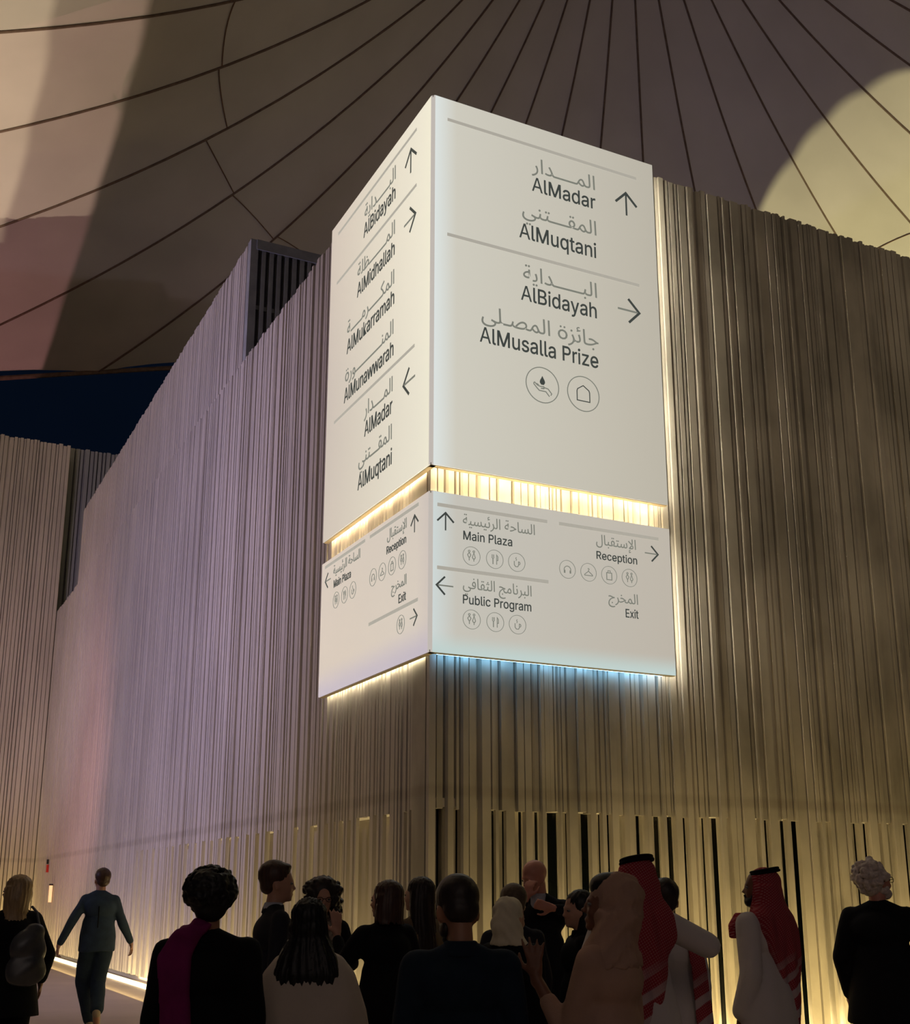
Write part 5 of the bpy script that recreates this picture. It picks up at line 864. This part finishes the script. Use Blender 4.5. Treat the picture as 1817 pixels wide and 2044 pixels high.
def sleeves(v, P, r0=.062, r1=.052, r2=.040, upto=.93):
    for k, s in (('R', 1), ('L', -1)):
        a = P['A'][k]; e = a['el'] + (a['wr'] - a['el']) * upto
        v.chain([a['sh'] - Vector((s * .035, 0, .005)), a['sh'], a['el'], e], [r0, r0 * .97, r1, r2])
def torso(v, P, grow=.02, waist=1.08, hem=None, hemr=(.20, .15)):
    w_ = P['w']; lx, ly = P['lean']; v.xf = Matrix.Translation((lx, ly, 0)); g = grow
    f = .92 if P['female'] else 1.0
    v.ell((0, -.008, 1.32), ((.155 * f + g) * w_, .105 + g, .125 + g * .5)).ell((0, 0, 1.14), ((.145 * f + g) * w_, .093 + g, .17)).ell((0, -.01, .97), ((.155 + g) * w_, .115 + g, .13))
    v.cap((0, -.022, 1.462), .052 + g * .4, (.145 * f * w_, -.008, 1.39), .042 + g * .6).cap((0, -.022, 1.462), .052 + g * .4, (-.145 * f * w_, -.008, 1.39), .042 + g * .6)
    v.xf = None
    if hem is not None:
        v.loft([(lx, ly, 1.18, (.135 * f + g) * w_, .095 + g), (lx * .6, ly * .6 - .005, 1.0, (.165 + g) * w_, .12 + g), (lx * .3, ly * .3 - .005, hem, hemr[0] * w_, hemr[1])])
def trousers(P, m, g=.022, cuff=.105):
    v = Vol(); v.ell((0, -.01, .94), (.16 * P['w'] + g * .5, .115 + g * .5, .12))
    for k in 'RL':
        h, kn, an, to = P['L'][k]; v.chain([h, kn, an + (kn - an) * .06], [.088 + g, .062 + g, .050 + g])
    return v.build('trousers', m, P['o'], .014, 4, wrinkle(.004, 22, 3))
def shoes(P, m):
    for k in 'RL':
        h, kn, an, to = P['L'][k]; f = (to - an); f.z = min(0, f.z)
        v = Vol(); v.cap(an - Vector((0, .035, .035)) if an.z < .2 else an, .047, to, .038).cap(an, .046, an - Vector((0, .03, .03)), .046)
        v.build('shoe', m, P['o'], .012, 3)
def collar(P, m, r=.061, z0=1.44, z1=1.495):
    v = Vol(); v.xf = Matrix.Translation((P['lean'][0], P['lean'][1], 0)); v.loft([(0, -.02, z0, r + .02, r + .014), (0, -.016, z1, r, r)])
    return v.build('collar', m, P['o'], .009, 2)
def jacket(P, m, hem=.82, seed=1, g=.024, hemr=(.205, .15), split=True):
    v = Vol(); torso(v, P, g, hem=hem, hemr=hemr); sleeves(v, P)
    o = v.build('jacket', m, P['o'], .0125, 4, wrinkle(.0045, 19, seed))
    collar(P, m); return o
def top(P, m, hem=.9, seed=1, g=.012, name='shirt', sl=(.06, .047, .036), upto=.95, hemr=(.175, .125)):
    v = Vol(); torso(v, P, g, hem=hem, hemr=hemr); sleeves(v, P, *sl, upto); return v.build(name, m, P['o'], .0125, 4, wrinkle(.003, 20, seed))
def robe(P, m, name='thobe', hem=.10, bottom=(.27, .22), seed=1, amp=.010, k=9, sl=(.070, .056, .052), upto=.95, g=.022, mid=(.20, .15)):
    v = Vol(); torso(v, P, g); sleeves(v, P, *sl, upto); w_ = P['w']
    v.loft([(0, 0, 1.20, .15 * w_, .11), (0, -.005, .98, mid[0] * w_, mid[1]), (0, 0, .6, (mid[0] + bottom[0]) / 2 * w_, (mid[1] + bottom[1]) / 2), (0, 0, hem, bottom[0], bottom[1])])
    return v.build(name, m, P['o'], .014, 4, vfolds(amp, k, seed, 0, 1.35))
def hv(P): v = Vol(); v.xf = P['HM']; return v
def hair_short(P, m, vol=0, seed=3, balding=False, fade=False, amp=.002):
    v = hv(P)
    if balding:
        v.ell((0, -.030, 1.640), (.080, .078, .060))
    else:
        v.ell((0, -.020, 1.684 + vol * .4), (.079 + vol, .092 + vol * .7, .082 + vol)).ell((0, .048, 1.730), (.05, .032, .022))
        if not fade: v.ell((0, -.050, 1.632), (.068, .052, .060))
    return v.build('hair', m, P['o'], .009, 3, strands(amp, 30, seed))
def hair_long(P, m, length=1.34, wid=.105, seed=2, back=-.055, flare=1.0, fringe=False, name='hair', amp=.004, front=.0):
    v = hv(P); v.ell((0, -.018, 1.680), (.086, .096, .086)).ell((0, -.045, 1.62), (.090, .070, .09))
    v.xf = Matrix.Translation((P['lean'][0], P['lean'][1], 0))
    v.loft([(0, -.040, 1.66, .088, .070), (0, -.048 + front, 1.56, .098, .074), (0, back + front, 1.46, wid, .066), (0, back - .02 + front, (1.46 + length) / 2, wid * flare, .060), (0, back - .025 + front, length, wid * flare * .88, .042)])
    return v.build(name, m, P['o'], .010, 3, strands(amp, 17, seed, -.05))
def curls(P, m, rad, n, c, r, seed=5, name='hair', zmin=1.5, ymax=.05, drop=0):
    """a cloud of small locks around the skull"""
    rr = random.Random(seed); v = hv(P); v.ell((0, -.012, 1.675), (r[0] * .92, r[1] * .92, r[2] * .92)); v.ell((0, -.05, 1.62), (.075, .055, .07))
    i = 0
    while i < n:
        d = Vector((rr.gauss(0, 1), rr.gauss(0, 1), rr.gauss(0, 1))).normalized(); p = Vector((c[0] + d.x * r[0], c[1] + d.y * r[1], c[2] + d.z * r[2] - drop * rr.random() * (d.z < .3)))
        if p.z < zmin or (p.y > ymax and p.z < c[2] + r[2] * .30): continue
        if drop and p.y > .02 and abs(p.x) < .062: continue
        v.ell(p + d * rr.uniform(-.4, .7) * rad, rad * rr.uniform(.6, 1.2), sub=1); i += 1
    return v.build(name, m, P['o'], .0065, 0)
def hijab(P, m, seed=4, big=1.0, name='headscarf', chest=True, amp=.006):
    rings = [(0, -.045, 1.60, .092 * big, .085), (0, -.040, 1.52, .098 * big, .090), (0, -.02, 1.46, .130, .105)] + ([(0, -.015, 1.42, .165, .12), (0, -.01, 1.37, .175, .125)] if chest else [])
    v = hv(P); v.ell((0, -.030, 1.678), (.092 * big, .098 * big, .094 * big)).ell((0, -.050, 1.60), (.096 * big, .088, .10))
    v.cap((0, .01, 1.535), .060, (0, .0, 1.53), .062)
    v.xf = Matrix.Translation((P['lean'][0], P['lean'][1], 0))
    v.loft(rings)
    return v.build(name, m, P['o'], .010, 4, lambda c: amp * np.sin((c[:, 2] * 1.0 + c[:, 1] * .9 + np.abs(c[:, 0]) * .5) * 75 + 2 * np.sin(c[:, 0] * 18)) * .6 + strands(amp * .4, 9, seed)(c))
def keffiyeh(P, seed=4, back=.78, tail_x=.06, tilt=-8):
    v = hv(P); v.ell((0, -.022, 1.676), (.086, .098, .084)).ell((0, -.045, 1.61), (.098, .084, .10))
    v.xf = Matrix.Translation((P['lean'][0], P['lean'][1], 0))
    v.loft([(0, -.045, 1.64, .095, .085), (0, -.055, 1.53, .118, .10), (0, -.060, 1.45, .175, .120), (tail_x * .3, -.085, 1.36, .180, .095), (tail_x * .7, -.115, 1.20, .145, .055), (tail_x, -.12, 1.02, .105, .040), (tail_x * 1.2, -.115, back, .055, .028)])
    o = v.build('headcloth', KEF, P['o'], .0105, 3, lambda c: (.010 * np.sin(c[:, 0] * 42 + 3 * np.sin(c[:, 2] * 5)) + .004 * np.sin(c[:, 0] * 90 + c[:, 2] * 14)) * np.clip((1.66 - c[:, 2]) * 4, .1, 1))
    mb = MB(); M4 = P['HM'] @ Matrix.Translation((0, -.022, 1.728)) @ Matrix.Rotation(radians(tilt), 4, 'X')
    for dz, rr in ((0, 1.0), (.014, .955)):
        mb.tube([M4 @ Vector((.071 * rr * cos(a), .083 * rr * sin(a), dz)) for a in np.linspace(0, 2 * pi, 40, endpoint=False)], .0095, 8, True)
    mb.build('head_cord', CL['black'], P['o'], True)
    return o
def glasses(P, m):
    mb = MB(); hm = P['HM']
    for s in (1, -1):
        mb.tube([hm @ Vector((s * .032 + .022 * cos(a), .100 - .006 * abs(cos(a)), 1.636 + .016 * sin(a))) for a in np.linspace(0, 2 * pi, 18, endpoint=False)], .0022, 5, True)
        mb.tube([hm @ Vector((s * .054, .096, 1.640)), hm @ Vector((s * .078, .02, 1.640)), hm @ Vector((s * .080, -.01, 1.632))], .002, 5)
    mb.tube([hm @ Vector((-.011, .101, 1.640)), hm @ Vector((.011, .101, 1.640))], .0022, 5)
    mb.build('glasses', m, P['o'])
def beard(P, m):
    v = hv(P); v.ell((0, .052, 1.556), (.050, .046, .036)).ell((.045, .02, 1.585), (.020, .040, .034)).ell((-.045, .02, 1.585), (.020, .040, .034)).ell((0, .092, 1.590), (.024, .010, .006), sub=2)
    v.build('beard', m, P['o'], .008, 2, wrinkle(.002, 120, 4))

# --- 1 blonde woman with the shoulder bag
P = person('woman with long blonde hair and a black coat at the far left edge', (-3.52, -.16), 28, 1.69, 'light', look=(52, 3), female=True,
           arms={'L': dict(el=(-.24, .02, 1.13), wr=(-.19, .13, .93)), 'R': dict(el=(.27, -.06, 1.15), wr=(.25, .06, .95))}, width=1.05)
v = Vol(); torso(v, P, .028, hem=.70, hemr=(.23, .19)); sleeves(v, P, .072, .058, .05); v.build('coat', CL['black'], P['o'], .0125, 4, wrinkle(.005, 17, 2))
trousers(P, CL['black']); shoes(P, CL['blackshoe']); hair_long(P, HR['blond'], 1.30, .095, 2, -.04)
b = empty('shoulder_bag', (P['o'].location.x - .02, P['o'].location.y, .92), label='crumpled grey leather bag hanging on the back of the blonde woman', cat='bag'); b.rotation_euler = (0, 0, P['o'].rotation_euler.z)
v = Vol(); v.ell((.10, -.29, .24), (.13, .055, .15)).ell((.09, -.30, .10), (.15, .06, .12)).ell((.13, -.28, .34), (.08, .035, .08)); v.build('pouch', CL['leather'], b, .012, 3, wrinkle(.010, 28, 9))
MB().tube([(.17, -.28, .38), (.15, -.21, .50), (.12, -.15, .54)], .010, 6).build('strap', CL['leather'], b)

# --- 2 walking man in a blue suit
P = person('man in a dark blue suit striding away along the long left wall', (-1.94, 5.11), 14, 1.85, 'light', look=(22, 8),
           arms={'L': dict(el=(-.29, -.10, 1.15), wr=(-.40, -.06, .93), d=(-.2, .1, -1)), 'R': dict(el=(.26, .05, 1.14), wr=(.36, .18, .93), d=(.25, .35, -1))},
           legs={'L': [(-.08, 0, .92), (-.13, .10, .52), (-.02, .12, .09), (-.02, .28, .04)], 'R': [(.08, 0, .92), (.04, .02, .50), (.06, -.34, .24), (.07, -.30, .08)]}, voxel=.009, hands={'R': (.7, .1), 'L': (.8, .1)})
jacket(P, CL['bluesuit'], .84, 4, .034, (.20, .16)); trousers(P, CL['bluetrouser']); shoes(P, CL['shoe']); hair_short(P, HR['brown'], .004)
v = Vol(); v.cap((0, -.155, 1.33), .008, (0, -.15, 1.10), .006); v.build('back_seam', CL['black'], P['o'], .006, 1)

# --- 3 curly haired man with a magenta scarf
P = person('man with round curly black hair and a magenta scarf over one shoulder', (-3.29, -4.84), 6, 1.64, 'tan', look=(14, -2), width=1.10, headw=.96)
jacket(P, CL['black'], .72, 6, .026); trousers(P, CL['black']); shoes(P, CL['blackshoe'])
curls(P, HR['black'], .0135, 640, (0, -.022, 1.690), (.108, .108, .094), 5, zmin=1.585, ymax=.045)
v = Vol(); v.loft([(-.03, -.085, 1.52, .055, .035), (-.085, -.100, 1.475, .075, .045), (-.125, -.125, 1.38, .075, .032), (-.115, -.148, 1.25, .07, .028), (-.10, -.155, 1.10, .072, .026), (-.085, -.16, .95, .07, .022)])
v.cap((-.03, -.07, 1.515), .035, (-.10, .08, 1.47), .045).cap((-.10, .08, 1.47), .045, (-.10, .13, 1.2), .04)
v.build('scarf', CL['magenta'], P['o'], .010, 3, lambda c: .005 * np.sin(c[:, 0] * 95 + 2 * np.sin(c[:, 2] * 6)))

# --- 4 man in a dark suit in profile
P = person('man with short brown hair in a dark suit, in profile facing right', (-2.31, -2.75), -72, 1.74, 'light', look=(-8, 0), width=.98)
jacket(P, CL['charcoal'], .78, 8); trousers(P, CL['charcoal']); shoes(P, CL['blackshoe']); hair_short(P, HR['brown'], .006, 5)
collar(P, CL['shirt'], .055, 1.46, 1.51)

# --- 5 woman in a cream poncho
P = person('woman seen from behind with long dark hair over a pale cream poncho', (-2.77, -4.66), 0, 1.53, 'light', look=(-10, 6), female=True, arms={'L': dict(el=(-.20, .03, 1.13), wr=(-.16, .10, .95)), 'R': dict(el=(.20, .03, 1.13), wr=(.16, .10, .95))})
v = Vol(); torso(v, P, .03); v.loft([(0, -.015, 1.50, .08, .07), (0, -.01, 1.46, .17, .11), (0, -.005, 1.38, .235, .145), (0, 0, 1.20, .295, .19), (0, 0, .98, .33, .22), (0, 0, .80, .35, .24)])
v.build('poncho', CL['cream'], P['o'], .014, 4, vfolds(.013, 8, 3, .7, 1.42)); trousers(P, CL['black']); shoes(P, CL['blackshoe'])
hair_long(P, HR['black'], 1.29, .148, 7, -.085, 1.12, amp=.006)

# --- 6 curly woman with glasses facing the camera
P = person('woman with glasses and a mass of dark curly hair facing the camera', (-1.68, -1.85), 184, 1.64, 'light', look=(10, -3), female=True,
           arms={'R': dict(el=(.23, .06, 1.16), wr=(.10, .20, 1.12), d=(-.8, .3, .3), n=(0, -1, 0)), 'L': dict(el=(-.23, .06, 1.16), wr=(-.12, .2, 1.10), d=(.8, .3, .2), n=(0, -1, 0))})
top(P, cloth('patterned_blouse', (.20, .16, .12), sc=30, amt=.8), .85, 4, .016, 'blouse'); trousers(P, CL['black']); shoes(P, CL['blackshoe'])
v = Vol(); torso(v, P, .026, hem=.75); v2 = None
v = Vol(); sleeves(v, P, .066, .055, .046); v.cap((.10, -.06, 1.44), .06, (.16, -.02, 1.1), .05).cap((-.10, -.06, 1.44), .06, (-.16, -.02, 1.1), .05).ell((0, -.09, 1.25), (.17, .06, .25)).ell((0, -.09, .95), (.17, .07, .25)); v.build('cardigan', CL['black'], P['o'], .013, 3)
curls(P, HR['dark'], .026, 260, (0, -.03, 1.640), (.128, .095, .125), 8, zmin=1.40, ymax=.06, drop=.10); glasses(P, CL['black'])

# --- 7 woman in black with bobbed hair, raising a hand
P = person('woman in black with a dark brown bob, raising her left hand', (-1.71, -3.05), 32, 1.63, 'light', look=(32, 2), female=True, voxel=.008,
           arms={'L': dict(el=(-.24, .16, 1.20), wr=(-.215, .27, 1.39), d=(-.05, .05, 1), n=(.2, 1, 0)), 'R': dict(el=(.25, -.02, 1.15), wr=(.2, .12, .98))}, hands={'L': (.12, .2)}, width=1.06)
v = Vol(); torso(v, P, .026, hem=.62, hemr=(.24, .19)); sleeves(v, P, .070, .056, .042, .86); v.build('coat', CL['black'], P['o'], .0125, 4, wrinkle(.005, 17, 5)); trousers(P, CL['black']); shoes(P, CL['blackshoe'])
hair_long(P, HR['brown'], 1.49, .100, 3, -.045, 1.0)
bg_ = empty('handbag', (P['o'].location.x + .18, P['o'].location.y - .30, .62), label='brown leather handbag held low beside the woman in black with the bob', cat='bag')
v = Vol(); v.loft([(0, 0, 0, .14, .05), (0, 0, .18, .13, .045), (0, 0, .24, .11, .03)]); v.build('body', CL['brownbag'], bg_, .012, 3); MB().tube([(-.08, 0, .23), (-.05, 0, .36), (.05, 0, .36), (.08, 0, .23)], .008, 6).build('handle', CL['brownbag'], bg_)

# --- 8 woman with very long hair in khaki
P = person('woman in khaki with very long dark hair and face turned left', (-1.22, -2.45), 42, 1.66, 'light', look=(22, 4), female=True,
           arms={'L': dict(el=(-.25, .03, 1.17), wr=(-.14, .2, 1.04))})
jacket(P, CL['khaki'], .82, 12); trousers(P, CL['black']); shoes(P, CL['blackshoe']); hair_long(P, HR['dark'], 1.12, .098, 9, -.06, 1.08, amp=.005)
rb = empty('handbag', (-1.42, -2.72, .98), label='small dark red bag worn by the woman in khaki', cat='bag')
v = Vol(); v.loft([(0, 0, 0, .11, .045), (0, 0, .17, .12, .045)]); v.build('body', CL['redbag'], rb, .012, 3); MB().tube([(-.08, 0, .16), (0, .02, .26), (.08, 0, .16)], .007, 6).build('handle', CL['redbag'], rb)

# --- 9 man in navy from behind
P = person('man in a navy shirt with cropped hair, from behind, centre of the crowd', (-2.56, -5.76), 2, 1.60, 'tan', look=(16, -20), width=1.14, headw=1.10)
v = Vol(); torso(v, P, .020, hem=.85, hemr=(.19, .14)); sleeves(v, P, .072, .058, .046); v.build('shirt', CL['navy'], P['o'], .0125, 4, wrinkle(.004, 17, 21)); collar(P, CL['navy'], .068, 1.44, 1.505)
trousers(P, CL['black']); shoes(P, CL['blackshoe']); hair_short(P, HR['dark'], .001, 9, amp=.001)
v = hv(P); v.ell((0, .06, 1.56), (.048, .038, .03)).ell((-.05, .02, 1.58), (.016, .035, .03)); v.build('beard', HR['dark'], P['o'], .009, 2)

# --- 10 person in a cream headscarf, and 10b brown haired person behind
P = person('woman in black clothes and a cream headscarf seen from behind', (-1.37, -4.01), -28, 1.53, 'light', look=(-12, 0), female=True, width=1.05)
v = Vol(); torso(v, P, .030); sleeves(v, P, .075, .064, .06); v.loft([(0, 0, 1.2, .17, .13), (0, 0, .98, .22, .17), (0, 0, .5, .25, .20), (0, 0, .08, .28, .22)]); v.build('abaya', CL['black'], P['o'], .014, 4, vfolds(.01, 8, 5)); hijab(P, CL['creamscarf'], 5, .96, chest=False)
P = person('person with short brown hair mostly hidden behind the cream headscarf', (-.96, -3.30), 10, 1.60, 'light')
jacket(P, CL['charcoal'], .8, 3); trousers(P, CL['black']); shoes(P, CL['blackshoe']); hair_short(P, HR['grey'], .008, 11)

# --- 11 bald man holding a phone to his face
P = person('bald man in a dark suit with a hand raised to his mouth', (-.10, -2.15), 165, 1.81, 'pink', look=(-38, -16), voxel=.009, width=1.1,
           arms={'R': dict(el=(.24, .14, 1.22), wr=(.06, .185, 1.46), d=(-.25, -.12, 1), n=(-.3, -1, 0)), 'L': dict(el=(-.36, .10, 1.36), wr=(-.16, .25, 1.40), d=(.8, .2, .2), n=(0, -1, 0))}, hands={'R': (.7, .08), 'L': (.7, .08)})
jacket(P, CL['blacksuit'], .8, 31); trousers(P, CL['blacksuit']); shoes(P, CL['blackshoe']); v = Vol(); v.loft([(0, .070, 1.20, .03, .035), (0, .050, 1.40, .05, .05), (0, .02, 1.50, .058, .055)]); v.build('shirt_front', CL['shirt'], P['o'], .01, 2)

# --- 12 woman peeking between
P = person('dark haired woman in black whose face shows beside the beige headscarf', (-.76, -3.74), 98, 1.57, 'light', look=(12, 0), female=True)
jacket(P, CL['black'], .75, 5); trousers(P, CL['black']); shoes(P, CL['blackshoe']); hair_long(P, HR['black'], 1.46, .088, 6, -.045)

# --- 13 woman in a beige headscarf
P = person('woman in a dusky beige headscarf and robe with a raised hand', (-1.95, -5.84), 55, 1.62, 'brown', look=(30, 8), female=True, voxel=.007, width=1.05,
           arms={'L': dict(el=(-.165, .11, 1.10), wr=(-.17, .25, 1.32), d=(.02, .08, 1), n=(1, .5, 0)), 'R': dict(el=(.22, .0, 1.14), wr=(.17, .12, .95))}, hands={'L': (.16, .42)}, headw=1.0)
robe(P, CL['beige'], 'robe', .08, (.30, .25), 7, .014, 8, (.066, .050, .040), .62, .030, (.23, .18)); hijab(P, CL['beige'], 6, 1.09, amp=.008)
v = hv(P); v.ell((0, .004, 1.712), (.073, .088, .062)); v.build('hair', HR['black'], P['o'], .009, 2)

# --- 14 man in a red headcloth with a raised elbow
P = person('tall man in a white robe and red chequered headcloth, right elbow raised', (-1.10, -4.82), 14, 1.74, 'tan', look=(25, 0), width=1.05,
           arms={'R': dict(el=(.40, .02, 1.30), wr=(.20, .20, 1.42), d=(-.6, .4, .5), n=(-.4, -1, 0)), 'L': dict(el=(-.25, .08, 1.15), wr=(-.15, .22, 1.1))})
robe(P, CL['white'], 'thobe', .06, (.27, .22), 9, .010, 7, (.074, .066, .056)); keffiyeh(P, 5, .80, -.04, -10)

# --- 15 person in the gap
P = person('dark haired man in white with a red edged scarf behind the raised elbow', (-.48, -4.22), 8, 1.63, 'tan', look=(-10, 0))
robe(P, CL['white'], 'thobe', .06, (.25, .2), 11, .010, 7); hair_short(P, HR['dark'], .004, 14)
v = Vol(); v.loft([(.13, -.12, 1.44, .045, .03), (.15, -.145, 1.25, .05, .022), (.16, -.17, .95, .055, .02), (.17, -.20, .60, .05, .02)]); v.build('scarf', KEF, P['o'], .010, 2, lambda c: .005 * np.sin(c[:, 0] * 90))

# --- 16 bearded man in white and red headcloth
P = person('bearded man in a white robe and red chequered headcloth facing left', (.34, -4.08), 48, 1.71, 'brown', look=(30, 4), width=1.12)
robe(P, CL['white'], 'thobe', .06, (.30, .24), 13, .012, 6, (.080, .070, .062)); keffiyeh(P, 7, .72, .10, -14); beard(P, HR['black'])
v = Vol(); v.loft([(-.10, .08, 1.47, .04, .045), (-.16, .09, 1.40, .05, .05), (-.19, .08, 1.32, .03, .045)]); v.build('scarf_end', KEF, P['o'], .010, 2)

# --- 17 old man at the right
P = person('man with bushy white hair and glasses in a black suit', (1.39, -4.00), -28, 1.76, 'pink', look=(-42, 6), width=1.10,
           arms={'R': dict(el=(.30, .02, 1.16), wr=(.33, .22, 1.06), d=(.1, 1, -.3)), 'L': dict(el=(-.26, -.04, 1.14), wr=(-.23, .03, .90))})
jacket(P, CL['blacksuit'], .74, 41, .030, (.225, .17)); trousers(P, CL['blacksuit']); shoes(P, CL['blackshoe'])
curls(P, HR['white'], .022, 130, (0, -.035, 1.672), (.090, .092, .088), 12, zmin=1.56, ymax=.03); beard(P, HR['white']); glasses(P, CL['black'])
